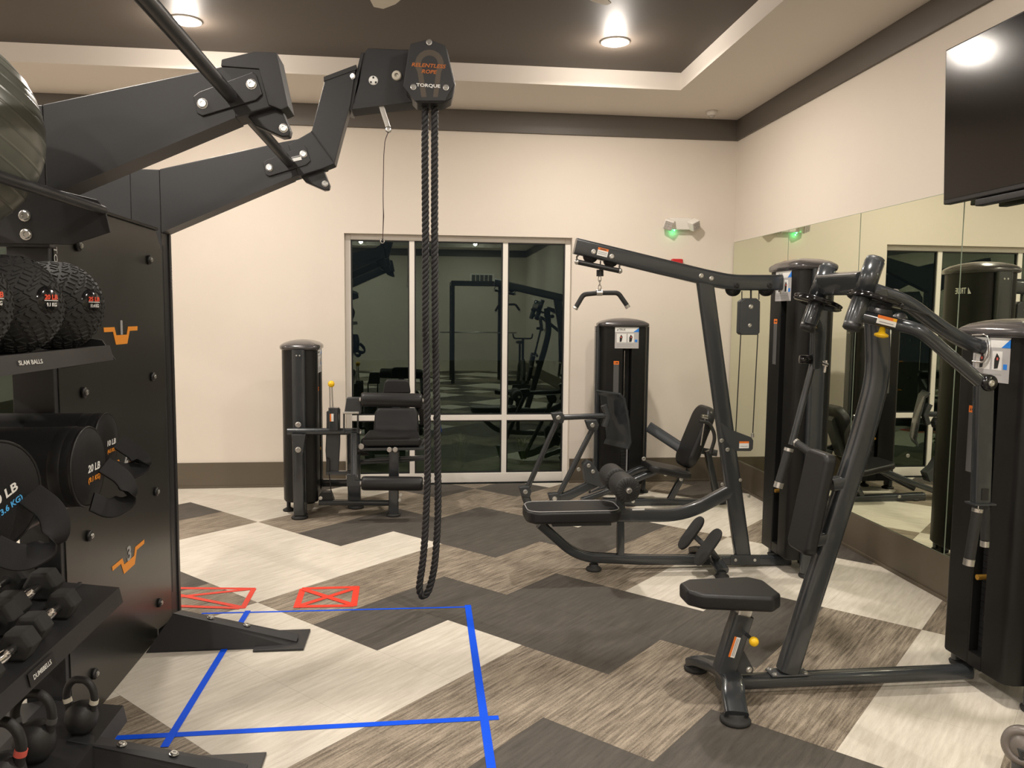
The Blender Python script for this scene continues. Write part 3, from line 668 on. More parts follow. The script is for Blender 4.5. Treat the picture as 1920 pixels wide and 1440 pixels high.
# ================================================================== pulldown and low row machine
def pulldown():
    Y = 4.76
    t = thing('lat_pulldown_machine', 'tall grey lat pulldown machine with hanging bent bar, long bench and two foot plates', 'gym machine', (1.7, Y, 0))
    tower(t, (2.375, 4.74), (-1, 0), 1.985)
    rail(t, 'top_beam', [(1078, 461), (1330, 522), (1372, 530), (1478, 530)], Y, .062, .098, r=.30, e=5)
    rail(t, 'leaning_post', [(1321, 527), (1392, 1042)], Y, .055, .102, r=0, e=6)
    rail(t, 'base_rail', [(1012, 982), (1083, 1044), (1200, 1049), (1480, 1050)], Y, .062, .062, r=.12, e=4)
    foot(t, 1.075, Y, .048, .04)
    rail(t, 'bench_column', [(1163, 965), (1163, 1044)], Y, .045, .045, r=0, e=8)
    rail(t, 'bench_rail', [(1150, 966), (1283, 966), (1372, 918)], Y, .055, .080, r=.16, e=6)
    # bench
    zb = .415
    c = V((.925, Y, zb)); pad(t, 'bench_pad', [c + V((u, v, 0)) for u, v in rrect2(.60, .30, .09, 8)], (0, 0, -.075), bevel=.018)
    mkobj('pad_piping', MB().sweep([c + V((u, v, .001)) for u, v in rrect2(.575, .275, .08, 8)], circ(.003, 6), (0, 0, 1), closed=True), grey_print, t)
    mkobj('bench_plate', MB().prism([c + V((u, v, -.077)) for u, v in rrect2(.50, .20, .02)], (0, 0, -.008)), blk, t)
    for s_ in (-.11,): mkobj('bench_bracket', MB().box((.80, Y-.05, .30), (1.17, Y+.05, .325)), steel2, t)
    # thigh rollers
    cz = .565; cx = 1.225
    mkobj('roller_axle', MB().cyl((cx, Y-.27, cz), (cx, Y+.27, cz), .012, 12), chrome, t)
    mkobj('roller_post', MB().sweep([(cx+.02, Y, .36), (cx, Y, cz)], oval(.05, .05, 8), (0, 1, 0)), steel, t)
    for a, b in ((-.24, -.03), (.03, .24)):
        o = roller(t, (cx, Y+a, cz), (cx, Y+b, cz), .078, foamm)
        m = MB()
        for k in range(22):
            q = 2*math.pi*k/22; e = V((math.cos(q), 0, math.sin(q))); y_ = Y+a
            m.sweep([V((cx, y_-.002, cz))+e*.028, V((cx, y_-.004, cz))+e*.05, V((cx, y_+.006, cz))+e*.074], circ(.0022, 5), (0, 1, 0))
        mkobj('gathered_cover', m, foamm, o)
    # foot plates on a cross piece
    for yy, (a, b) in ((Y-.19, ((1306, 1060), (1352, 994))), (Y+.17, ((1276, 1030), (1319, 971)))):
        A, B = at(*a, y=yy), at(*b, y=yy); u = (B-A).normalized(); L = (B-A).length; w = V((0, 1, 0)); c = (A+B)/2; n = u.cross(w)
        o = mkobj('foot_plate', MB().prism([c + u*v + w*q for v, q in rrect2(L, .15, .072, 7)], n*.016), rubber, t, bevel=.004)
        mkobj('plate_bracket', MB().sweep([c+n*.0, V((c.x+.10, Y+(yy-Y)*.5, .075))], oval(.05, .035, 8), (0, 1, 0)), steel2, o)
    cxf = at(1345, 1050, y=Y).x
    mkobj('cross_foot', MB().sweep([(cxf-.07, Y+.24, .04), (cxf-.06, Y+.12, .085), (cxf-.06, Y-.12, .085), (cxf-.05, Y-.22, .045)], oval(.08, .045, 4), (1, 0, 0), r=.08), steel, t)
    foot(t, cxf-.07, Y+.23, .042, .04); foot(t, cxf-.05, Y-.21, .042, .04)
    for (px, py) in ((1379, 1050), (1415, 1050)): bolt(t, at(px, py, y=Y-.031), (0, -1, 0), .010)
    plate(t, 'post_plate', [(1370, 1041), (1425, 1041), (1425, 1059), (1370, 1059)], Y-.034, .004, steel2)
    # beam hardware
    for (px, py) in ((1113, 472), (1147, 481), (1315, 517), (1334, 522)): bolt(t, at(px, py, y=Y-.031), (0, -1, 0), .012)
    for (px, py) in ((1381, 535), (1443, 535)): bolt(t, at(px, py, y=Y-.031), (0, -1, 0), .014, m=blk)
    q = at(1130, 473, y=Y-.0315); r_ = (at(1160, 480, y=Y)-at(1100, 465, y=Y)).normalized()
    decal(t, 'warning_label', q, r_, r_.cross(V((0, 1, 0))), [(white, R4(-.033, -.024, .033, .024), 0), (orange2, R4(-.033, .010, .033, .024), 1), (darkprint, R4(-.02, .014, .02, .019), 2), (grey_print, R4(-.027, -.014, .027, -.010), 1), (grey_print, R4(-.027, -.004, .027, 0), 1)])
    for px, py, r in ((1108, 479, .046), (1146, 487, .046), (1376, 541, .048), (1438, 541, .048)):
        c = at(px, py, y=Y-.012); mkobj('pulley', MB().lathe([(0, 0), (r, 0), (r*.88, .007), (r*.88, .017), (r, .024), (0, .024)], c, (0, 1, 0), 28), blk, t)
    # bar rest
    a, b = at(1082, 491, y=Y-.05), at(1162, 508, y=Y-.05)
    hk = mkobj('bar_rest', MB().cyl(a, b, .0155, 16), blk, t)
    mkobj('rest_end', MB().sphere(a, .017, 14).sphere(b, .017, 14), silver, hk)
    for e, (px, py) in ((a, (1085, 478)), (b, (1163, 497))): mkobj('rest_bracket', MB().sweep([e, e+V((0, .01, .03)), at(px, py, y=Y-.02)], circ(.006, 8), (0, 1, 0)), chrome, hk)
    # hanging cable, chain and bar
    top = at(1126, 489, y=Y); st = at(1124, 505, y=Y-.04)
    mkobj('cable', MB().cyl(top, at(1125, 508, y=Y), .004, 8), blk, t)
    mkobj('cable_stop', MB().cyl(at(1125, 506, y=Y), at(1125, 518, y=Y), .022, 16), blk, t)
    bar = thing('pulldown_bar', 'short bent black pulldown bar hanging on a chain', 'bar', at(1124, 549, y=Y))
    mb = MB()
    for k in range(3):
        c = at(1124.5, 523+k*8, y=Y); n = (1, 0, 0) if k % 2 else (0, 1, 0)
        ring = [c + (V((1, 0, 0)) if k % 2 == 0 else V((0, 1, 0)))*(.009*math.cos(a*.5236)) + V((0, 0, .018*math.sin(a*.5236))) for a in range(12)]
        mb.sweep(ring, circ(.0028, 6), n, closed=True)
    mkobj('chain', mb, chrome, bar)
    mkobj('hanger', MB().sweep([at(1124, 541, y=Y), at(1124, 549, y=Y)], circ(.008, 10), (0, 1, 0)).cyl(at(1118, 549, y=Y), at(1129, 549, y=Y), .0185, 16), silver, bar)
    gp = rail(bar, 'bar_tube', [(1080, 576), (1094, 552), (1124, 549), (1159, 549), (1175, 572)], Y, .030, .030, m=foamm, r=.022, e=99)
    for p1, p2 in (((1175, 572), (1178, 577)), ((1080, 576), (1078, 579))): cyl_part('end_cap', at(*p1, y=Y), at(*p2, y=Y), .0165, silver, bar)
    # central pulley carriage and cables
    pc = plate(t, 'pulley_plate', [(1389, 565), (1397, 559), (1419, 559), (1426, 565), (1425, 624), (1421, 628), (1391, 628), (1387, 624)], Y-.03, .06, steel2, .006)
    bolt(pc, at(1408, 575, y=Y-.03), (0, -1, 0), .012); bolt(pc, at(1406, 610, y=Y-.03), (0, -1, 0), .010)
    mb = MB()
    for a, b in (((1391, 546), (1391, 562)), ((1423, 546), (1423, 562)), ((1389, 627), (1379, 822)), ((1421, 627), (1411, 820))): mb.cyl(at(*a, y=Y), at(*b, y=Y), .0035, 8)
    mb.cyl(at(1408, 544, y=Y), at(1408, 560, y=Y), .006, 8)
    mkobj('cable', mb, blk, t)
    gp = plate(t, 'pulley_bracket', [(1350, 790), (1372, 806), (1409, 820), (1413, 826), (1412, 842), (1408, 846), (1380, 846), (1362, 830)], Y-.028, .056, steel2, .004)
    decal(gp, 'warning_label', at(1395, 834, y=Y-.029), (1, 0, 0), (0, 0, 1), [(white, R4(-.032, -.022, .032, .022), 0), (orange2, R4(-.032, .010, .032, .022), 1), (grey_print, R4(-.024, -.012, .024, -.008), 1)])
    cyl_part('cable_end', at(1411, 820, y=Y), at(1411, 812, y=Y), .009, silver, t)
    for px, py in ((1353, 826), (1364, 843)): bolt(t, at(px, py, y=Y-.03), (0, -1, 0), .011)
    for px, py in ((1354, 908), (1388, 900), (1404, 930)): bolt(t, at(px, py, y=Y-.03), (0, -1, 0), .009)
    # tower end stirrup
    q = at(1470, 531, y=Y)
    mkobj('cable_guard', MB().sweep([(q.x, Y+.05, q.z+.058), (q.x, Y-.052, q.z+.062), (q.x, Y-.055, q.z-.04), (q.x, Y-.03, q.z-.068), (q.x, Y+.04, q.z-.068)], circ(.0045, 8), (1, 0, 0), r=.025), chrome, t)
    decal(t, 'maker_label', at(1197, 955, y=Y-.0285), (1, 0, 0), (0, 0, 1), [(white, R4(-.04, -.006, .04, .004), 0)])
    return t
pulldown()

# ================================================================== seated leg press, back right
def leg_press():
    Y = 6.42
    t = thing('leg_press_machine', 'grey leg press machine against the window wall, its foot plate left of the seat', 'gym machine', (1.8, 6.6, 0))
    tower(t, (1.775, 6.90), (0, -1), 1.60)
    for n_, pts, w in (('link_tube', [(1047, 783), (1140, 779)], .048), ('link_tube', [(1047, 784), (985, 924)], .046), ('link_tube', [(1113, 800), (1043, 937)], .046)):
        rail(t, n_, pts, Y, w, w, r=0, e=99)
    for px, py, w_ in ((1047, 783, 13), (985, 922, 12), (1111, 797, 13), (1040, 935, 12)):
        h = plate(t, 'clevis', [(px-w_, py-8), (px+w_*.6, py-10), (px+w_, py), (px+w_*.7, py+11), (px-w_*.5, py+10)], Y-.035, .07, steel2, .006)
        bolt(h, at(px, py, y=Y-.036), (0, -1, 0), .016)
    rail(t, 'swing_arm', [(984, 926), (990, 945), (1002, 965), (1020, 975)], Y, .05, .07, r=.08, e=5)
    # footplate, curved, facing the seat
    A, B = at(1146, 738, y=Y), at(1160, 832, y=Y); u = (A-B).normalized(); w = V((0, 1, 0)); n = u.cross(w)
    if n.x < 0: n = -n
    P = []
    pr = [(-.02, -.24), (.014, -.19), (.022, 0), (.014, .19), (-.02, .24)]
    c = (A+B)/2
    poly = [c + u*v + n*x for x, v in pr] + [c + u*v*.96 + n*(x-.016) for x, v in pr[::-1]]
    ww = V((.42, -.9, 0)).normalized(); mkobj('foot_plate', MB().prism([p - ww*.16 for p in poly], ww*.32), steel, t, bevel=.005)
    mkobj('plate_bracket', MB().sweep([at(1132, 760, y=Y), at(1140, 780, y=Y), at(1133, 800, y=Y)], oval(.05, .05, 5), (0, 1, 0)), steel2, t)
    plate(t, 'pivot_plate', [(1094, 872), (1102, 864), (1112, 868), (1122, 884), (1136, 896), (1128, 914), (1098, 905)], Y-.05, .10, steel2, .004)
    for px, py in ((1104, 873), (1112, 884), (1085, 880)): bolt(t, at(px, py, y=Y-.052), (0, -1, 0), .014)
    rail(t, 'lower_arm', [(1032, 938), (1065, 930), (1128, 897)], Y, .06, .07, r=.05, e=8)
    rail(t, 'inclined_rail', [(1090, 938), (1160, 912), (1205, 893), (1228, 884)], Y, .07, .05, r=.05, e=5)
    rail(t, 'inclined_rail', [(1110, 925), (1150, 905), (1195, 880), (1222, 876)], Y+.22, .07, .05, r=.05, e=5)
    rail(t, 'base_rail', [(1130, 941), (1250, 942), (1365, 943)], Y, .07, .07, r=0, e=5)
    foot(t, at(1150, 941, y=Y).x, Y, .045, .03); foot(t, at(1350, 941, y=Y).x, Y, .045, .03)
    # seat and backrest
    A, B = at(1211, 866, y=Y), at(1289, 882, y=Y); u = (B-A).normalized(); c = (A+B)/2; w = V((0, 1, 0)); n = w.cross(u)
    if n.z > 0: n = -n
    pad(t, 'seat_pad', [c + u*a + w*b for a, b in rrect2((B-A).length, .36, .08)], n*.055, bevel=.018)
    A, B = at(1287, 872, y=Y), at(1330, 768, y=Y); u = (B-A).normalized(); c = (A+B)/2 ; n = u.cross(w)
    if n.x < 0: n = -n
    pad(t, 'back_pad', [c - n*.07 + u*a + w*b for a, b in rrect2((B-A).length+.04, .36, .12, 8)], n*.085, bevel=.028)
    plate(t, 'back_shell', [(1300, 865), (1312, 860), (1338, 790), (1330, 780), (1318, 800)], Y-.06, .12, steel2)
    rail(t, 'frame_tube', [(1216, 800, 6.75), (1280, 842, Y+.15)], Y, .06, .095, r=0, e=5)
    rail(t, 'frame_tube', [(1278, 838, Y+.15), (1345, 850, Y+.02)], Y, .05, .055, r=0, e=5)
    rail(t, 'seat_leg', [(1256, 937), (1284, 884)], Y, .055, .05, r=0, e=5)
    rail(t, 'seat_leg', [(1345, 938), (1326, 845)], Y, .055, .055, r=0, e=5)
    rail(t, 'seat_rail', [(1212, 872), (1280, 892), (1290, 880)], Y, .05, .03, r=.05, e=8)
    for px, py in ((1207, 860), (1248, 889), (1277, 898)): bolt(t, at(px, py, y=Y-.19 if py < 870 else Y-.03), (0, -1, 0), .014)
    # side handles
    for s_ in (-1, 1):
        rail(t, 'side_handle', [(1311, 790, Y+s_*.22), (1330, 792, Y+s_*.22), (1342, 818, Y+s_*.22), (1332, 850, Y+s_*.22)], Y, .03, .03, m=foamm, r=.06, e=99)
        rail(t, 'release_rod', [(1322, 785, Y+s_*.20), (1314, 835, Y+s_*.20)], Y, .014, .014, m=chrome, r=0, e=99)
        c = at(1322, 783, y=Y+s_*.21); cyl_part('handle_end', c+V((-.03, 0, .01)), c+V((.02, 0, 0)), .018, chrome, t)
    bolt(t, at(1187, 940, y=Y-.04), (0, -1, 0), .012)
    k = at(1190, 942, y=Y-.06)
    return t
leg_press()

# ================================================================== leg extension, back left
def leg_extension():
    t = thing('leg_extension_machine', 'grey leg extension machine with two black rollers and yellow ball lever, at back left', 'gym machine', (-.5, 6.4, 0))
    tower(t, (-.965, 6.50), (1, 0), 1.405, stack=True)
    Y = 6.20
    rail(t, 'side_leg', [(559, 812), (562, 964)], 6.2, .085, .085, r=0, e=6)
    plate(t, 'gusset', [(546, 815), (573, 815), (570, 832), (568, 850), (552, 850)], 6.155, .07, steel2)
    foot(t, at(562, 964, y=6.2).x, 6.2, .062, .03)
    bolt(t, at(559, 843, y=6.15), (0, -1, 0), .018); bolt(t, at(559, 796, y=6.2), (0, -1, 0), .018)
    rail(t, 'pivot_tube', [(539, 809), (674, 809)], 6.2, .055, .055, r=0, e=99)
    # lever with yellow ball
    rd = rail(t, 'range_lever', [(622, 724), (624, 768)], 6.2, .012, .012, m=silver, r=0, e=99)
    rail(t, 'range_lever', [(618, 724), (619, 768)], 6.2, .010, .010, m=silver, r=0, e=99)
    mkobj('lever_ball', MB().sphere(at(621, 720, y=6.2), .026, 20), yellow, rd)
    rail(t, 'lever_barrel', [(626, 764), (626, 806)], 6.2, .07, .078, r=0, e=8)
    decal(t, 'warning_label', at(622, 783, y=6.164), (1, 0, 0), (0, 0, 1), [(white, R4(-.014, -.03, .014, .03), 0), (orange2, R4(-.014, -.03, -.004, .03), 1)])
    plate(t, 'swing_plate', [(612, 800), (610, 845), (613, 885), (634, 885), (637, 830), (637, 768), (632, 765), (612, 772)], 6.22, .05, steel2)
    plate(t, 'swing_plate', [(611, 884), (667, 884), (667, 891), (611, 891)], 6.2, .05, steel)
    rail(t, 'cable', [(617, 888), (622, 930)], 6.2, .008, .008, m=blk, r=0, e=99)
    plate(t, 'pulley_box', [(598, 930), (604, 923), (620, 923), (626, 940), (598, 940)], 6.3, .08, blk)
    plate(t, 'spring_cover', [(612, 858), (618, 862), (618, 884), (611, 884)], 6.2, .04, blk)
    # frame to the right
    rail(t, 'main_post', [(663, 812), (665, 950)], 6.5, .09, .105, r=0, e=8)
    foot(t, at(668, 950, y=6.5).x, 6.5, .06, .035)
    plate(t, 'top_arm', [(650, 746), (677, 746), (677, 776), (645, 776)], 6.1, .08, steel2, .006)
    rail(t, 'link_rod', [(643, 774), (673, 774)], 6.1, .02, .02, m=silver, r=0, e=99)
    for px in (645, 671): rail(t, 'link_rod', [(px, 774), (px, 812)], 6.12, .014, .014, m=steel2, r=0, e=99)
    bolt(t, at(675, 810, y=6.17), (1, 0, 0), .018)
    roller(t, at(677, 749, y=6.10), at(792, 751, y=6.10), .055)
    roller(t, at(678, 906, y=6.05), at(793, 907, y=6.05), .055)
    plate(t, 'roller_bracket', [(650, 890), (666, 890), (666, 902), (682, 902), (682, 912), (650, 912)], 6.05, .05, steel2)
    rail(t, 'roller_arm', [(664, 812, 6.16), (664, 895, 6.08)], 6.1, .05, .05, r=0, e=8)
    rail(t, 'roller_arm', [(790, 762, 6.12), (793, 792, 6.3)], 6.1, .05, .05, r=0, e=8, m=blk)
    # seat, back and head pads
    a, b = at(676, 822, y=6.15), at(790, 822, y=6.15)
    pad(t, 'seat_pad', [(a.x, 6.15, a.z), (b.x, 6.15, a.z), (b.x-.03, 6.62, a.z), (a.x+.03, 6.62, a.z)], (0, 0, -.068), bevel=.022)
    mkobj('seat_frame', MB().box((a.x-.005, 6.16, a.z-.100), (b.x+.02, 6.55, a.z-.078)), steel2, t, bevel=.004)
    for px in (730, 741): bolt(t, at(px, 843, y=6.16), (0, -1, 0), .016)
    bolt(t, at(677, 837, y=6.14), (0, -1, 0), .018)
    P = [at(*p, y=6.56) for p in ((705, 822), (781, 822), (786, 812), (784, 775), (779, 766), (708, 766), (702, 775), (700, 812))]
    pad(t, 'back_pad', [p + V((0, (p.z-.6)*.25, 0)) for p in P], (0, .07, -.01), bevel=.02)
    P = [at(*p, y=6.66) for p in ((718, 738), (770, 738), (767, 716), (762, 712), (726, 712), (721, 716))]
    pad(t, 'head_pad', P, (0, .06, 0), bevel=.018)
    rail(t, 'back_post', [(742, 842), (744, 725)], 6.72, .05, .06, r=0, e=8)
    for k, xx in enumerate((0, 1)):
        rail(t, 'side_handle', [(786, 838, 6.25), (800, 820, 6.30), (800, 796, 6.45), (790, 792, 6.6)] if k else [(690, 844, 6.35), (672, 846, 6.3), (670, 850, 6.5), (690, 852, 6.6)], 6.3, .028, .028, m=foamm, r=.04, e=99)
    # columns and low rails
    rail(t, 'seat_column', [(739, 846), (738, 966)], 6.22, .06, .08, r=0, e=8)
    foot(t, at(738, 966, y=6.22).x, 6.22, .055, .012)
    rail(t, 'seat_rail', [(676, 866), (800, 858)], 6.5, .05, .04, r=0, e=8)
    rail(t, 'base_rail', [(598, 942), (738, 943)], 6.3, .05, .04, r=0, e=5)
    rail(t, 'base_rail', [(600, 905), (720, 905)], 6.62, .05, .06, r=0, e=8)
    for px, py in ((746, 928), (744, 938), (596, 934)): bolt(t, at(px+5, py, y=6.2), (0, -1, 0), .012)
    return t
leg_extension()

# ================================================================== storage rack on the left
XF = -1.30; XC = -1.365; YA, YBk = 2.95, 4.17     # front plane of the rack, its middle, near post and far post
rack = thing('storage_rack', 'tall black steel storage rack with angled arms, numbered side panel and loaded shelves', 'rack', (XC, 3.0, 0))
def post(y, slot=True):
    o = mkobj('post', MB().box((XF-.145, y, 0), (XF-.005, y+.125, 2.31)), rackg, rack, bevel=.004)
    if not slot: return o
    mkobj('post_slot_shade', MB().box((XF-.0055, y+.018, .14), (XF-.0035, y+.055, 1.94)), blk, o)  # black strip on the face, painting the shade inside the open channel
    mkobj('post_lip', MB().box((XF-.02, y+.100, .0), (XF+.004, y+.130, 2.0)), rackm, o, bevel=.003)
    return o
pA = post(YA, False); pB = post(YBk-.005); pC = post(1.22)
def arm(y, side=1, ext=False, short=False):
    pr = [(XF-.005, 2.0), (XF-.005, 2.312), (-.70, 2.466), (-.515, 2.506), (-.490, 2.345), (-.53, 2.335), (-.66, 2.292)]
    def m(x): return x if side > 0 else 2*XC-x-.02
    w = .125
    a = mkobj('arm', MB().prism([(m(x), y, z) for x, z in pr], (0, w, 0)), rackg, rack, bevel=.005)
    mkobj('arm_flange', MB().prism([(m(x), y-.004, z) for x, z in ((XF, 2.0), (XF, 2.022), (-.66, 2.314), (-.66, 2.290))], (0, w+.008, 0)), rackm, a)
    if not ext and side > 0:
        cp = [(-.705, 2.464), (-.702, 2.488), (-.59, 2.520), (-.512, 2.520), (-.475, 2.335), (-.500, 2.322), (-.545, 2.338), (-.575, 2.46)]
        mkobj('end_cap', MB().prism([(x, y-.006, z) for x, z in cp], (0, w+.012, 0)), rackm, a, bevel=.003)
    if side > 0:
        for yy in (y-.012, y+w+.002):
            mkobj('bar_plate', MB().prism([(-.800+u, yy, z) for u, z in ((.0, 2.355), (.02, 2.372), (.205, 2.448), (.215, 2.438), (.235, 2.372), (.215, 2.352), (.03, 2.290), (.012, 2.298))], (0, .010, 0)), rackm, a, bevel=.003)
        bolt(a, (-.768, y-.012, 2.332), (0, -1, 0), .015); bolt(a, (-.600, y-.012, 2.405), (0, -1, 0), .015)
        e = mkobj('eyelet_plate', MB().prism([(x, y+.035, z) for x, z in ((-.63, 2.312), (-.53, 2.345), (-.505, 2.34), (-.475, 2.262), (-.480, 2.240), (-.505, 2.236), (-.60, 2.275))], (0, .05, 0)), rackm, a, bevel=.006)
        bolt(e, (-.500, y+.035, 2.268), (0, -1, 0), .013); 
    return a
arm(YA); armB = arm(YBk-.005, ext=True); arm(1.22)
for y in (YA, YBk-.005): arm(y, side=-1)
# raised extension on the far arm
yb = YBk-.01
ex_ = mkobj('arm_extension', MB().prism([at(*p, y=yb) for p in ((540, 271), (584, 246), (609, 150), (667, 122), (657, 195), (640, 257), (627, 307), (602, 317), (560, 330))], (0, .10, 0)), rackg, rack, bevel=.004)
mkobj('extension_cap', MB().prism([at(*p, y=yb-.005) for p in ((607, 152), (607, 144), (668, 121), (668, 130))], (0, .11, 0)), rackm, ex_)
mkobj('weld_seam', MB().cyl(at(584, 246, y=yb-.001), at(627, 305, y=yb-.001), .0035, 8), rackm, ex_)
decal(armB, 'size_label', at(556, 297, y=yb+.004-.012), (1, 0, .25), (-.25, 0, 1), [(white, R4(-.024, -.012, .024, .004), 0), (grey_print, R4(-.024, .007, .024, .012), 0)])
# pull-up bar along the arms
mkobj('pull_up_bar', MB().cyl((-.672, 1.24, 2.362), (-.672, YBk+.12, 2.362), .0235, 24), rackg, rack)
# panel
zt = 2.0
pan = mkobj('side_panel', MB().prism([(XF, YA+.03, .002), (XF, YBk-.02, .002), (XF, YBk-.02, zt-.09), (XF, YBk-.10, zt), (XF, YA+.03, zt)], (-.012, 0, 0)), panelm, rack, bevel=.002)
mkobj('panel_flange', MB().box((XF-.012, YA+.03, zt), (XF+.012, YBk-.10, zt+.012)), rackm, pan)
for y in (3.17, 3.947):
    for z in (1.849, 1.291, .728, .169):
        w_ = mkobj('rubber_washer', MB().lathe([(0, 0), (.022, 0), (.022, .010), (.016, .016), (0, .016)], (XF, y, z), (1, 0, 0), 20), blk, pan)
        bolt(pan, (XF+.016, y, z), (1, 0, 0), .009)
def emblem(cz, n, tilt):
    cy = 3.583
    def P(u, v):
        a = math.radians(tilt); return (XF+.0005, cy+u*math.cos(a)-v*math.sin(a), cz+u*math.sin(a)+v*math.cos(a))
    out = [(-.19, .022), (-.07, .022), (-.05, -.060), (.045, -.060), (.07, .022), (.185, .022), (.192, 0), (.085, 0), (.07, 0)]
    o2 = [(-.192, .009), (-.188, -.010), (-.095, -.010), (-.066, -.066), (.062, -.066), (.095, -.010), (.19, -.010), (.194, .009), (.078, .009), (.060, -.026), (-.060, -.026), (-.078, .009)]
    mkobj('emblem', MB().prism([P(u, v) for u, v in o2], (.0012, 0, 0)), orange, pan)
    text(pan, str(n), P(-.0, .006), (0, math.cos(math.radians(tilt)), math.sin(math.radians(tilt))), (0, -math.sin(math.radians(tilt)), math.cos(math.radians(tilt))), {1:.062,2:.062,3:.066}[n], grey_print, width={1:.022,2:.045,3:.045}[n], depth=.002, bold=.02)
emblem(1.527, 1, 0); emblem(.960, 2, 1); emblem(.526, 3, 1)
text(pB, 'TORQUE', (XF+.0045, YBk+.112, 1.78), (0, 0, -1), (0, 1, 0), .018, grey_print, width=.13)
text(pB, 'STRONGER', (XF+.0045, YBk+.112, 1.68), (0, 0, -1), (0, 1, 0), .012, orange, width=.06) if 0 else None
text(pan, 'TORQUE', V((XF+.0008, at(103, 500, x=XF).y+.004, 1.745)), (0, 0, -1), (0, 1, 0), .030, white, width=.17)
# spreading feet
def rfoot(dy):
    d = V((0, dy, 0))
    T0, T1 = at(324, 1152, y=3.79)+d, at(556, 1205, y=3.77)+d
    T3, T2 = at(341, 1146, y=3.85)+d, at(560, 1191, y=3.83)+d
    B0, B1, B2 = V((-1.298, 3.745, 0))+d, V((-.62, 3.745, 0))+d, V((-.62, 3.84, 0))+d
    web = MB().prism([T0, T1, B1, B0], (0, .008, 0))
    o = mkobj('spreading_foot', web, rackm, rack)
    mkobj('top_strip', MB().prism([T0, T1, T2, T3], (0, 0, .006)), rackg, o)
    mkobj('rear_web', MB().add([T3, T2, B2, V((-1.298, 3.93, 0))+d, V((-1.298, 3.93, .04))+d], [(0, 1, 2, 3, 4)]), rackm, o)
    mkobj('base_plate', MB().box((-.80, 3.705+dy, 0), (-.565, 3.94+dy, .012)), rackm, o, bevel=.002)
    for px, py in ((395, 1158), (463, 1172)): bolt(o, at(px, py, y=3.815)+d, (.2, 0, 1), .013)
rfoot(0); rfoot(-1.13); rfoot(-2.93)
# ball rails
for x in (XC-.28, XC+.265):
    mkobj('ball_rail', MB().cyl((x, 1.26, 1.95), (x, YA-.05, 1.95), .0165, 18), rackg, rack)
for yy in (YA-.055, 1.345):
    bp_ = mkobj('rail_bracket', MB().prism([(x, yy, z) for x, z in ((XC-.28, 1.97), (XC-.1, 2.02), (XC+.1, 2.02), (XC+.25, 1.985), (XC+.275, 1.955), (XC+.29, 1.875), (XC+.16, 1.83), (XC-.16, 1.83), (XC-.30, 1.875))], (0, .008, 0)), rackm, rack, bevel=.002)
    bolt(bp_, (-1.352, yy, 1.925), (0, -1, 0), .016); bolt(bp_, (-1.350, yy, 1.862), (0, -1, 0), .016)
mkobj('bracket_block', MB().box((XC-.10, YA-.047, 1.82), (XC+.085, YA, 2.03)), rackm, rack, bevel=.004)
# shelves
def shelf(name, zc, drop, lip, lab, xw=.265, fs=.022):
    y0, y1 = 1.38, YA-.02
    pr = [(0, zc), (xw, zc-drop), (xw+.012, zc-drop-lip), (xw+.004, zc-drop-lip), (xw-.006, zc-drop-.012), (0, zc-.012)]
    full = [(XC+x, z) for x, z in pr] + [(XC-x, z) for x, z in pr[::-1][1:-1]]
    full = [(XC+x, z) for x, z in pr[:4]] + [(XC+pr[4][0], pr[4][1]), (XC, pr[5][1]), (XC-pr[4][0], pr[4][1])] + [(XC-x, z) for x, z in pr[:4][::-1][:-1]]
    o = mkobj(name, MB().prism([(x, y0, z) for x, z in full], (0, y1-y0, 0)), rackm, rack)
    L = V((0, -1, 0)); up = V((-.012, 0, lip)).normalized(); 
    c = V((XC+xw+.0075, 0, zc-drop-lip*.5))
    return o, c, up
s1, c1, u1 = shelf('slam_ball_shelf', 1.462, -.020, .052, 'x', xw=.262)
c = at(58, 679, x=c1.x+.002); text(s1, 'SLAM BALLS', c, (0, 1, -.02), (-.2, 0, 1), .013, white, width=.135, bold=.012)
mkobj('end_stop', MB().prism([(x, YA-.018, z) for x, z in ((XC-.26, 1.48), (XC+.2, 1.505), (XC+.235, 1.50), (XC+.278, 1.43), (XC+.1, 1.40), (XC-.26, 1.40))], (0, .006, 0)), rackm, s1)
s2, c2, u2 = shelf('dumbbell_shelf', .636, .036, .056, 'x')
pq = at(79, 1259, x=c2.x+.002); dl = decal(s2, 'name_plate', V((c2.x+.002, pq.y, c2.z)), (0, 1, 0), (-.2, 0, 1), [(blk, R4(-.075, -.02, .075, .02), 0)])
text(s2, 'DUMBBELLS', V((c2.x+.0035, pq.y, c2.z)), (0, 1, 0), (-.2, 0, 1), .014, white, width=.105, bold=.01)
mkobj('shelf_ridge', MB().box((XC+.13, 1.4, .618), (XC+.142, YA-.03, .628)), rackg, s2)
s3, c3, u3 = shelf('kettlebell_shelf', .186, .034, .062, 'x')
# cradle rails for the bags
for x in (XC-.17, XC+.17): mkobj('bag_rail', MB().cyl((x, 1.30, .955), (x, YA+.02, .955), .018, 16), rackg, rack)

# ------------------------------------------------------------------ balls
rb = .29
t = thing('stability_ball', 'large glossy grey ribbed exercise ball resting on the top rails of the rack', 'exercise ball', (XC, 2.385, 2.10-rb))
mb = MB(); prof = []; N_ = 420
for k in range(N_+1):
    th = math.pi*k/N_; r = rb*(1+.005*(max(0, math.cos(th*42))**16 if .35 < th < 2.8 else 0)); prof.append((r*math.sin(th), -r*math.cos(th)))
mb.lathe(prof, (XC, 2.385, 2.10), (.50, .25, .83), 72)
mkobj('ball_skin', mb, ballgrey, t)

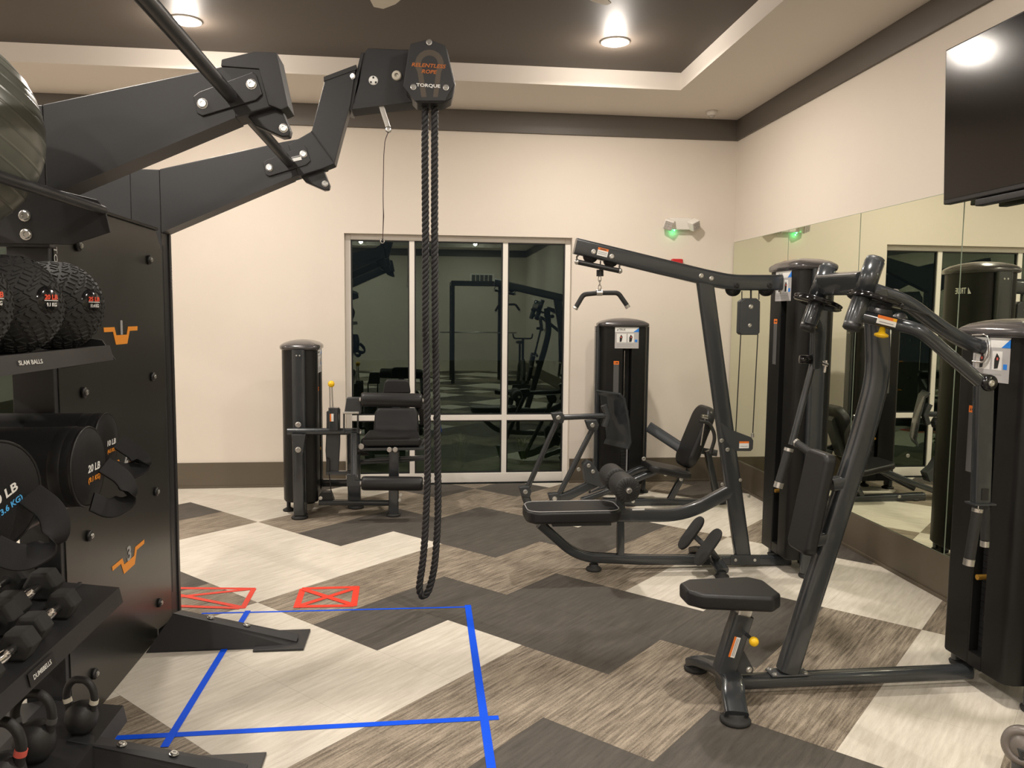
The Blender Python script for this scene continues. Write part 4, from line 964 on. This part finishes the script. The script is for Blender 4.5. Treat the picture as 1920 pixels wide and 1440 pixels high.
def slam(y, lab, l1, l2):
    r = .148; c = V((-1.225, y, 1.462+r+.008)); t = thing('slam_ball', lab, 'slam ball', (c.x, c.y, c.z-r), 'slam balls on the upper shelf')
    mkobj('ball_body', MB().sphere(c, r, 40), rubber, t)
    d = V((.66, -.74, .02)).normalized(); d = V((.93, -.30, .10)).normalized()
    rt = V((0, 0, 1)).cross(d).normalized(); up = d.cross(rt)
    # tyre tread blocks
    m = MB()
    for k in range(3, 27):
        th = math.pi*k/30; n = max(6, int(30*math.sin(th)))
        for q in range(n):
            ph = 2*math.pi*(q+.5*(k % 2))/n
            e = (V((0, 0, 1))*math.cos(th) + V((math.cos(ph), math.sin(ph), 0))*math.sin(th))
            if e.dot(d) > .955: continue
            ea = V((-math.sin(ph), math.cos(ph), 0)); eb = e.cross(ea)
            s_ = 1 if (q+k) % 2 else -1; u = (ea*.9+eb*.5*s_).normalized(); v = e.cross(u)
            L, w = .0125, .0045; p = c+e*(r-.001)
            m.add([p-u*L-v*w, p+u*L-v*w, p+u*L+v*w, p-u*L+v*w, p-u*L*.85-v*w*.6+e*.004, p+u*L*.85-v*w*.6+e*.004, p+u*L*.85+v*w*.6+e*.004, p-u*L*.85+v*w*.6+e*.004], [(4, 5, 6, 7), (0, 1, 5, 4), (1, 2, 6, 5), (2, 3, 7, 6), (3, 0, 4, 7)])
    o = mkobj('tread', m, rubber, t); o['kind'] = 'stuff'
    badge = MB().lathe([(0, .0045), (.030, .0015), (.038, -.003), (.042, -.0065)], c+d*(r+.001), d, 30)
    b = mkobj('badge', badge, blkg, t)
    text(b, l1, c+d*(r+.006)+up*.008, rt, up, .015, redp, width=.050, shear=.2, bold=.03, depth=.001)
    text(b, l2, c+d*(r+.006)-up*.014, rt, up, .011, white, width=.038, shear=.2, bold=.02, depth=.001)
    mkobj('badge_line', MB().prism([c+d*(r+.0055)+rt*a+up*z for a, z in ((-.025, -.001), (.025, -.001), (.025, -.003), (-.025, -.003))], d*.001), white, b)
slam(2.795, 'black treaded slam ball reading 25 LB, at the panel end of the upper shelf', '25 LB', '11.4 KG')
slam(2.492, 'black treaded slam ball reading 20 LB, second from the panel on the upper shelf', '20 LB', '9.1 KG')
slam(2.189, 'black treaded slam ball cut off by the left photo edge, on the upper shelf', '15 LB', '6.8 KG')

# ------------------------------------------------------------------ power bags on the cradle
def bag(y, z, r, x1, lab, l1, l2, c2m, rz=0., ry=0., twist=0., ts=1., L=.52):
    C_ = V((x1, y, z)); M = Matrix.Translation(C_) @ Matrix.Rotation(rz, 4, 'Z') @ Matrix.Rotation(ry, 4, 'Y')
    ax = (M.to_3x3() @ V((1, 0, 0))); ay = (M.to_3x3() @ V((0, 1, 0))); az = (M.to_3x3() @ V((0, 0, 1)))
    t = thing('power_bag', lab, 'weighted bag', (x1-L/2, y, z-r), 'weighted bags on the middle cradle')
    mkobj('bag_body', MB().lathe([(0, -L), (r*.9, -L), (r, -L+.02), (r*1.0, -L*.5), (r, -.03), (r*.985, -.008), (r*.93, 0), (r*.4, .006), (0, .007)], C_, ax, 40), fabric, t)
    mkobj('piping', MB().lathe([(r*.99, -.014), (r*1.02, -.008), (r*1.0, -.002), (r*.97, -.004)], C_, ax, 40).lathe([(r*1.0, -.075), (r*1.012, -.07), (r*1.012, -.045), (r*1.0, -.04)], C_, ax, 40), blk, t)
    a = math.radians(twist); rt = ay*math.cos(a)+az*math.sin(a); up = -ay*math.sin(a)+az*math.cos(a)
    o1 = text(t, l1, C_+ax*.0075+up*(-.004)+rt*.012, rt, up, .040*ts, white, width=.15*ts, shear=.15, bold=.025)
    text(t, l2, C_+ax*.0075+up*(-.068*ts)+rt*.012, rt, up, .034*ts, c2m, width=.15*ts, shear=.15, bold=.025)
    # strap handle hanging over the end
    q = C_ + ax*.012
    st = [q+ay*(r*.62)+az*(-.01), q+ax*.06+ay*(r*.75)-az*.06, q+ax*.085+ay*(r*.55)-az*(r*.95), q+ax*.04+ay*(r*.1)-az*(r*1.15), q+ay*(-.2*r)-az*(r*.85)]
    mkobj('strap_handle', MB().sweep(st, oval(.07, .008, 6), ay*.6+az*.5, r=.05), fabric, t)
bag(2.848, 1.150, .100, -1.090, 'black weighted bag at the back of the cradle beside the panel', '10 LB', '(4.5 KG)', orange, ts=.5)
bag(2.625, 1.105, .128, -1.062, 'black weighted bag printed 20 LB in the middle of the cradle', '20 LB', '(9.1 KG)', orange, ts=.62)
bag(2.045, 1.140, .140, -1.05, 'big black weighted bag printed 30 LB at the left photo edge', '30 LB', '(13.6 KG)', sky, rz=-.35, ry=0, twist=24, ts=.60)

# ------------------------------------------------------------------ dumbbells
def dumbbell(x, y, z, s, lab, ang=0.):
    t = thing('hex_dumbbell', lab, 'dumbbell', (x, y, z), 'hex dumbbells on the lower shelf')
    L = .105*s; r = .050*s; h = .070*s; dx, dy = math.sin(ang), math.cos(ang); d = V((dx, dy, 0)); sd = V((dy, -dx, 0)); c = V((x, y, z+r*.87))
    for sg in (-1, 1):
        def ring(k, rad): return [c + d*k + sd*(rad*math.cos(math.radians(60*i))) + V((0, 0, rad*math.sin(math.radians(60*i)))) for i in range(6)]
        A = ring(sg*(L-h*.5+h*.0-.0)-sg*h*.5, r*.97); B = ring(sg*(L+h*.2), r); 
        V_ = ring(sg*(L-h*.55), r*.80)+ring(sg*(L-h*.45), r)+ring(sg*(L+h*.35), r)+ring(sg*(L+h*.48), r*.80)
        F = [(k*6+i, k*6+(i+1) % 6, (k+1)*6+(i+1) % 6, (k+1)*6+i) for k in range(3) for i in range(6)]+[(5, 4, 3, 2, 1, 0), (18, 19, 20, 21, 22, 23)]
        mkobj('hex_head', MB().add(V_, F), rubber, t, bevel=.003)
    pr = [(.012, -L+h*.5), (.015, -L+h*.5+.008), (.0125, -L+h*.5+.014), (.0175, -.02), (.0185, 0), (.0175, .02), (.0125, L-h*.5-.014), (.015, L-h*.5-.008), (.012, L-h*.5)]
    mkobj('handle', MB().lathe(pr, c, d, 18), chrome, t)
zf = .601+.02
def zs(x): return .637-abs(x-XC)*.136
for (x, y, s, lab) in ((-1.165, 2.535, .98, 'black hex dumbbell at the lip of the dumbbell shelf, nearest the panel'),
                       (-1.150, 2.225, .98, 'black hex dumbbell at the shelf lip, second from the panel'),
                       (-1.145, 1.92, .98, 'black hex dumbbell at the shelf lip, third from the panel and out of view'),
                       (-1.285, 2.66, 1.1, 'black hex dumbbell in the middle row beside the panel, head showing over the front one'),
                       (-1.275, 2.36, 1.1, 'black hex dumbbell in the middle row, second from the panel'),
                       (-1.415, 2.71, 1.25, 'large black hex dumbbell in the back row beside the panel'),
                       (-1.415, 2.36, 1.25, 'large black hex dumbbell in the back row at the left photo edge')):
    dumbbell(x, y, zs(x)+.0, s, lab)

# ------------------------------------------------------------------ kettlebells
def kettlebell(x, y, s, lab, band, ang=.5):
    z = .187-abs(x-XC)*.128+.002
    t = thing('kettlebell', lab, 'kettlebell', (x, y, z), 'kettlebells on the bottom shelf')
    r = .058*s
    mkobj('bell', MB().lathe([(0, 0), (r*.62, 0), (r*.9, r*.4), (r, r*.9), (r*.92, r*1.4), (r*.66, r*1.78), (r*.3, r*1.95), (0, r*1.97)], (x, y, z), (0, 0, 1), 30), iron, t)
    u = V((math.cos(ang), math.sin(ang), 0)); c0 = V((x, y, z+r*1.45)); R_ = r*1.0; H_ = .115*s
    P = [c0+u*(-R_*.78), c0+u*(-R_*.98)+V((0, 0, H_*.45)), c0+u*(-R_*.8)+V((0, 0, H_*.8)), c0+u*(-R_*.4)+V((0, 0, H_)), c0+u*(R_*.4)+V((0, 0, H_)), c0+u*(R_*.8)+V((0, 0, H_*.8)), c0+u*(R_*.98)+V((0, 0, H_*.45)), c0+u*(R_*.78)]
    n = u.cross(V((0, 0, 1)))
    mkobj('handle', MB().sweep(P, circ(.0135*s, 14), n, r=.03), iron, t)
    for sg in (-1, 1):
        a = c0+u*(sg*R_*.86)+V((0, 0, H_*.22)); b = c0+u*(sg*R_*.93)+V((0, 0, H_*.36))
        if band: mkobj('weight_band', MB().cyl(a, b, .0155*s, 18), band, t)
kettlebell(-1.165, 2.735, .92, 'small black kettlebell with cream bands on the bottom shelf, beside the panel', cream, -.2)
kettlebell(-1.235, 2.56, 1.08, 'black kettlebell with dull grey bands on the bottom shelf, second from the panel', dgrey, -.1)
kettlebell(-1.235, 2.36, 1.15, 'black kettlebell with coral bands on the bottom shelf, third from the panel', pink, -.1)
kettlebell(-1.265, 2.17, 1.2, 'black kettlebell on the bottom shelf cut by the left photo edge', dgrey, -.1)

# ================================================================== rope trainer
yr = 4.16
t = thing('rope_trainer', 'black rope pulling unit with lettered cover mounted on the raised far arm', 'rope machine', at(805, 190, y=yr))
hs = mkobj('mount_box', MB().prism([at(*p, y=yr+.02) for p in ((657, 203), (672, 160), (680, 101), (690, 90), (768, 93), (830, 100), (840, 180), (770, 192), (700, 199))], (0, .16, 0)), rackg, t, bevel=.004)
mkobj('mount_flange', MB().prism([at(*p, y=yr+.012) for p in ((652, 205), (677, 98), (682, 98), (659, 207))], (0, .17, 0)), rackm, hs)
mkobj('underside_plate', MB().prism([at(*p, y=yr+.015) for p in ((657, 196), (775, 183), (778, 190), (657, 205))], (0, .15, 0)), rackm, hs)
mkobj('resistance_dial', MB().lathe([(0, .004), (.022, .004), (.024, 0), (0, 0)], at(700, 151, y=yr+.02), (0, -1, 0), 24), white, hs)
for a in (90, 215, 325): 
    p = at(700, 151, y=yr+.0155)+V((math.cos(math.radians(a))*.015, 0, math.sin(math.radians(a))*.015)); mkobj('dial_slot', MB().box((p.x-.004, p.y-.001, p.z-.005), (p.x+.004, p.y, p.z+.005)), blk, hs)
mkobj('axle_nut', MB().lathe([(.010, .010), (.018, .014), (.024, .008), (.026, 0), (0, 0), (0, .004), (.009, .004)], at(744, 142, y=yr+.02), (0, -1, 0), 24), cream, hs)
bolt(hs, at(661, 143, y=yr+.0), (-.3, -1, 0), .012)
cov = [(770, 82), (805, 73), (838, 86), (857, 157), (836, 190), (777, 190), (756, 162), (767, 92)]
yc = yr-.07
cv = mkobj('cover', MB().prism([at(*p, y=yc) for p in ((770, 82), (804, 73), (835, 85), (852, 157), (834, 189), (777, 189), (756, 162), (766, 95))], (0, .008, 0)), rackg, t, bevel=.002)
mkobj('wheel_housing', MB().prism([at(*p, y=yc+.008) for p in ((772, 88), (805, 80), (838, 90), (854, 158), (848, 184), (830, 193), (782, 193), (762, 172), (760, 155), (768, 98))], (0, .15, 0)), blk, t, bevel=.006)
for p in ((804.5, 79), (775, 163), (836, 164)): bolt(cv, at(*p, y=yc), (0, -1, 0), .012)
def Pc(px, py, d=.0005): 
    v = at(px, py, y=yc); return V((v.x, v.y-d, v.z))
arch = []
for k in range(13):
    a = math.radians(215-k*250/12); arch.append((805+27*math.cos(a), 120-27*math.sin(a)))
arch = [(793, 180)] + arch[::1] + [(822, 180)]
ir = []
for k in range(13):
    a = math.radians(215-k*250/12); ir.append((805+16*math.cos(a), 120-16*math.sin(a)))
mbp = MB()
outer = [(790, 182)]+arch[1:-1]+[(821, 182)]; inner = [(800, 182)]+ir+[(812, 182)]
Vv = [Pc(*p) for p in outer]+[Pc(*p) for p in inner]; n_ = len(outer)
mbp.add(Vv, [(i, i+1, n_+i+1, n_+i) for i in range(n_-1)])
mkobj('emblem', mbp, brownp, cv)
text(cv, 'RELENTLESS', Pc(804, 123, .001), (1, 0, -.02), (0, 0, 1), .019, rust, width=.172, shear=.25, bold=.02)
text(cv, 'ROPE', Pc(805, 134.5, .001), (1, 0, -.02), (0, 0, 1), .019, rust, width=.078, shear=.25, bold=.02)
text(cv, 'TORQUE', Pc(803, 161, .001), (1, 0, -.02), (0, 0, 1), .019, white, width=.12, bold=.02)
lv = mkobj('selector_lever', MB().prism([at(*p, y=yr+.03) for p in ((707, 190), (717, 189), (733, 240), (724, 242))], (0, .006, 0)), silver, t, bevel=.002)
mkobj('lever_boss', MB().lathe([(0, .006), (.010, .007), (.017, .004), (.017, 0), (0, 0)], at(728, 243, y=yr+.03), (0, -1, 0), 20), silver, lv)
cd = mkobj('pull_cord', MB().sweep([at(*p, y=yr+.025) for p in ((728, 248), (722, 262), (719.5, 290), (719, 330), (718, 365), (719, 400), (717.5, 450))], oval(.009, .004, 3), (0, 1, 0), r=.05), mat('maroon_cord', (.03, .006, .010), .6), t)
mkobj('cord_grip', MB().sweep([at(*p, y=yr+.024) for p in ((718.5, 385), (719.5, 405), (717.5, 446))], oval(.016, .004, 3), (0, 1, 0)), mat('maroon_cord', (), 0) if 0 else MATS['maroon_cord'], cd)
mkobj('cord_ring', MB().sweep([at(717, 452, y=yr+.025)+V((.010*math.cos(a*.628), 0, .010*math.sin(a*.628))) for a in range(10)], circ(.003, 6), (0, 1, 0), closed=True), chrome, cd)
# the rope loop
rp = thing('training_rope', 'thick black twisted rope loop hanging almost to the floor from the rope unit', 'rope', at(800, 1120, y=yr+.02))
path = [(797, 178), (797, 300), (798, 450), (798, 600), (800, 720), (802, 860), (799, 960), (794, 1040), (788, 1085), (786.5, 1105), (792, 1118), (800, 1113), (806, 1100), (813, 1070), (817.5, 1030), (821, 960), (820.5, 860), (818, 720), (816, 600), (815, 450), (815, 300), (815, 178)]
Pk = [at(*p, y=yr+.02) for p in path]
def catmull(P, st):
    out = []
    for i in range(len(P)-1):
        p0, p1, p2, p3 = P[max(i-1, 0)], P[i], P[i+1], P[min(i+2, len(P)-1)]; n = max(2, int((p2-p1).length/st))
        for k in range(n):
            s_ = k/n; out.append(.5*((2*p1)+(p2-p0)*s_+(2*p0-5*p1+4*p2-p3)*s_*s_+(3*p1-p0-3*p2+p3)*s_**3))
    out.append(P[-1]); return out
ctr = catmull(Pk, .006); N3 = len(ctr); al = 0
for s_ in range(3):
    pts = []; al = 0
    for i, p in enumerate(ctr):
        tn = (ctr[min(i+1, N3-1)]-ctr[max(i-1, 0)]).normalized(); A = V((0, 1, 0)); B = tn.cross(A)
        ph = al*2*math.pi/.082 + s_*2*math.pi/3; pts.append(p + (A*math.cos(ph)+B*math.sin(ph))*.0095)
        if i < N3-1: al += (ctr[i+1]-p).length
    mkobj('strand', MB().sweep(pts, circ(.0105, 8), (0, 1, 0)), ropem, rp)

# ================================================================== floor tape
def tape(pts, w, m, name, z=.0008, th=.0006):
    mb = MB()
    for k, (a, b) in enumerate(pts):
        a = at(*a, z=0); b = at(*b, z=0); d = (b-a).normalized(); s_ = V((-d.y, d.x, 0))*w/2; zz = V((0, 0, z+k*.0004))
        mb.prism([a-s_+zz, b-s_+zz, b+s_+zz, a+s_+zz], (0, 0, th))
    return mb
tp = [('long blue tape strip along the far side of the marked box', ((378, 1150.5), (884, 1138)), .016),
      ('blue tape strip across the near side of the marked box', ((217, 1384), (935, 1346)), .033),
      ('blue tape strip down the right side of the marked box', ((877, 1135), (922, 1446)), .034),
      ('blue tape strip down the left side of the marked box, passing under the rack foot', ((465, 1146), (308, 1402)), .030)]
for k, (lab, seg, w_) in enumerate(tp):
    o = mkobj('floor_tape', tape([seg], w_, bluetape, 'x', z=.0006+k*.0007), bluetape); tag(o, lab, 'tape', 'blue tape strips on the floor')
xs = {'b': [((556, 1139), (568, 1104)), ((566, 1104), (672, 1101)), ((669, 1100), (663, 1137)), ((552, 1138), (664, 1136)), ((560, 1137), (668, 1103)), ((570, 1106), (662, 1135))],
      'a': [((336, 1103), (478, 1104)), ((476, 1104), (455, 1141)), ((330, 1120), (470, 1105)), ((330, 1115), (458, 1140)), ((334, 1137), (450, 1141))]}
o = mkobj('tape_cross_box', tape(xs['b'], .036, redtape, 'x'), redtape); tag(o, 'red tape box with a cross inside, on the taupe tiles below the rope', 'tape marking', 'red tape boxes')
o = mkobj('tape_cross_box', tape(xs['a'], .030, redtape, 'x'), redtape); tag(o, 'red tape box partly hidden behind the rack post', 'tape marking', 'red tape boxes')

# machine part at the lower right corner
t = thing('exercise_roller', 'grey round machine pad with a raised ring at the lower right photo corner', 'gym machine', (2.02, 2.30, 0))
c = at(1916, 1402, y=2.35)
ax = V((-.75, -.62, .12)).normalized()
mkobj('disc', MB().lathe([(0, .0), (.035, 0), (.037, -.005), (.042, -.005), (.044, 0), (.055, -.002), (.066, -.010), (.068, -.03), (0, -.03)], c, ax, 36), mat('warm_grey_plastic', (.17, .15, .135), .35), t)
mkobj('stem', MB().sweep([c-ax*.02, V((c.x+.03, c.y+.03, .02))], oval(.05, .05, 5), (1, 0, 0)), steel2, t)
foot(t, c.x+.03, c.y+.03, .06, .03)

# ================================================================== far end of the room, seen only in the window reflection
struct('column', MB().box((1.0, YN+1.2, 0), (1.45, YN+1.65, ZS)), wall_m) if 0 else None
t = thing('wall_vent', 'white louvred air vent high on the wall behind the camera', 'vent', (1.7, YN, 2.45))
mkobj('frame', MB().box((1.35, YN, 2.45), (2.05, YN+.02, 2.49)).box((1.35, YN, 2.76), (2.05, YN+.02, 2.80)).box((1.35, YN, 2.49), (1.39, YN+.02, 2.76)).box((2.01, YN, 2.49), (2.05, YN+.02, 2.76)), white, t)
for k in range(5): mkobj('slat', MB().box((1.40+k*.122, YN+.002, 2.49), (1.50+k*.122, YN+.012, 2.76)), dgrey, t)
def rig(x, y, w, h, lab):
    t = thing('power_rack', lab, 'rack', (x, y, 0), 'equipment behind the camera')
    for sx in (0, w):
        for sy in (0, 1.1): mkobj('upright', MB().box((x+sx-.04, y+sy-.04, 0), (x+sx+.04, y+sy+.04, h)), rackm, t)
    for sy in (0, 1.1): mkobj('crossbar', MB().box((x, y+sy-.03, h-.08), (x+w, y+sy+.03, h)), rackm, t)
    for sx in (0, w): mkobj('crossbar', MB().box((x+sx-.03, y, h-.08), (x+sx+.03, y+1.1, h)), rackm, t)
    mkobj('barbell', MB().cyl((x-.3, y+1.1, 1.2), (x+w+.3, y+1.1, 1.2), .014, 12), chrome, t)
rig(.7, -4.6, 1.2, 2.4, 'black power rack standing behind the camera')
t = thing('stationary_bike', 'black exercise bike standing behind the camera', 'exercise bike', (2.2, -2.6, 0))
mkobj('frame', MB().sweep([(2.2, -2.1, .1), (2.2, -2.4, .6), (2.2, -2.9, .5), (2.2, -3.1, .1)], circ(.04), (1, 0, 0), r=.1).box((1.95, -2.15, 0), (2.45, -2.05, .1)).box((1.95, -3.15, 0), (2.45, -3.05, .1)), rackm, t)
mkobj('flywheel', MB().cyl((2.17, -2.25, .4), (2.23, -2.25, .4), .25, 30), steel, t)
mkobj('saddle', MB().sphere((2.2, -2.85, 1.0), .12, 20, (.8, 1.2, .35)).cyl((2.2, -2.85, .5), (2.2, -2.85, 1.0), .025), vinyl, t)
mkobj('handlebar', MB().sweep([(1.98, -2.35, 1.2), (2.0, -2.3, 1.1), (2.4, -2.3, 1.1), (2.42, -2.35, 1.2)], circ(.018), (0, 0, 1), r=.05).cyl((2.2, -2.3, .6), (2.2, -2.3, 1.1), .03), rackm, t)
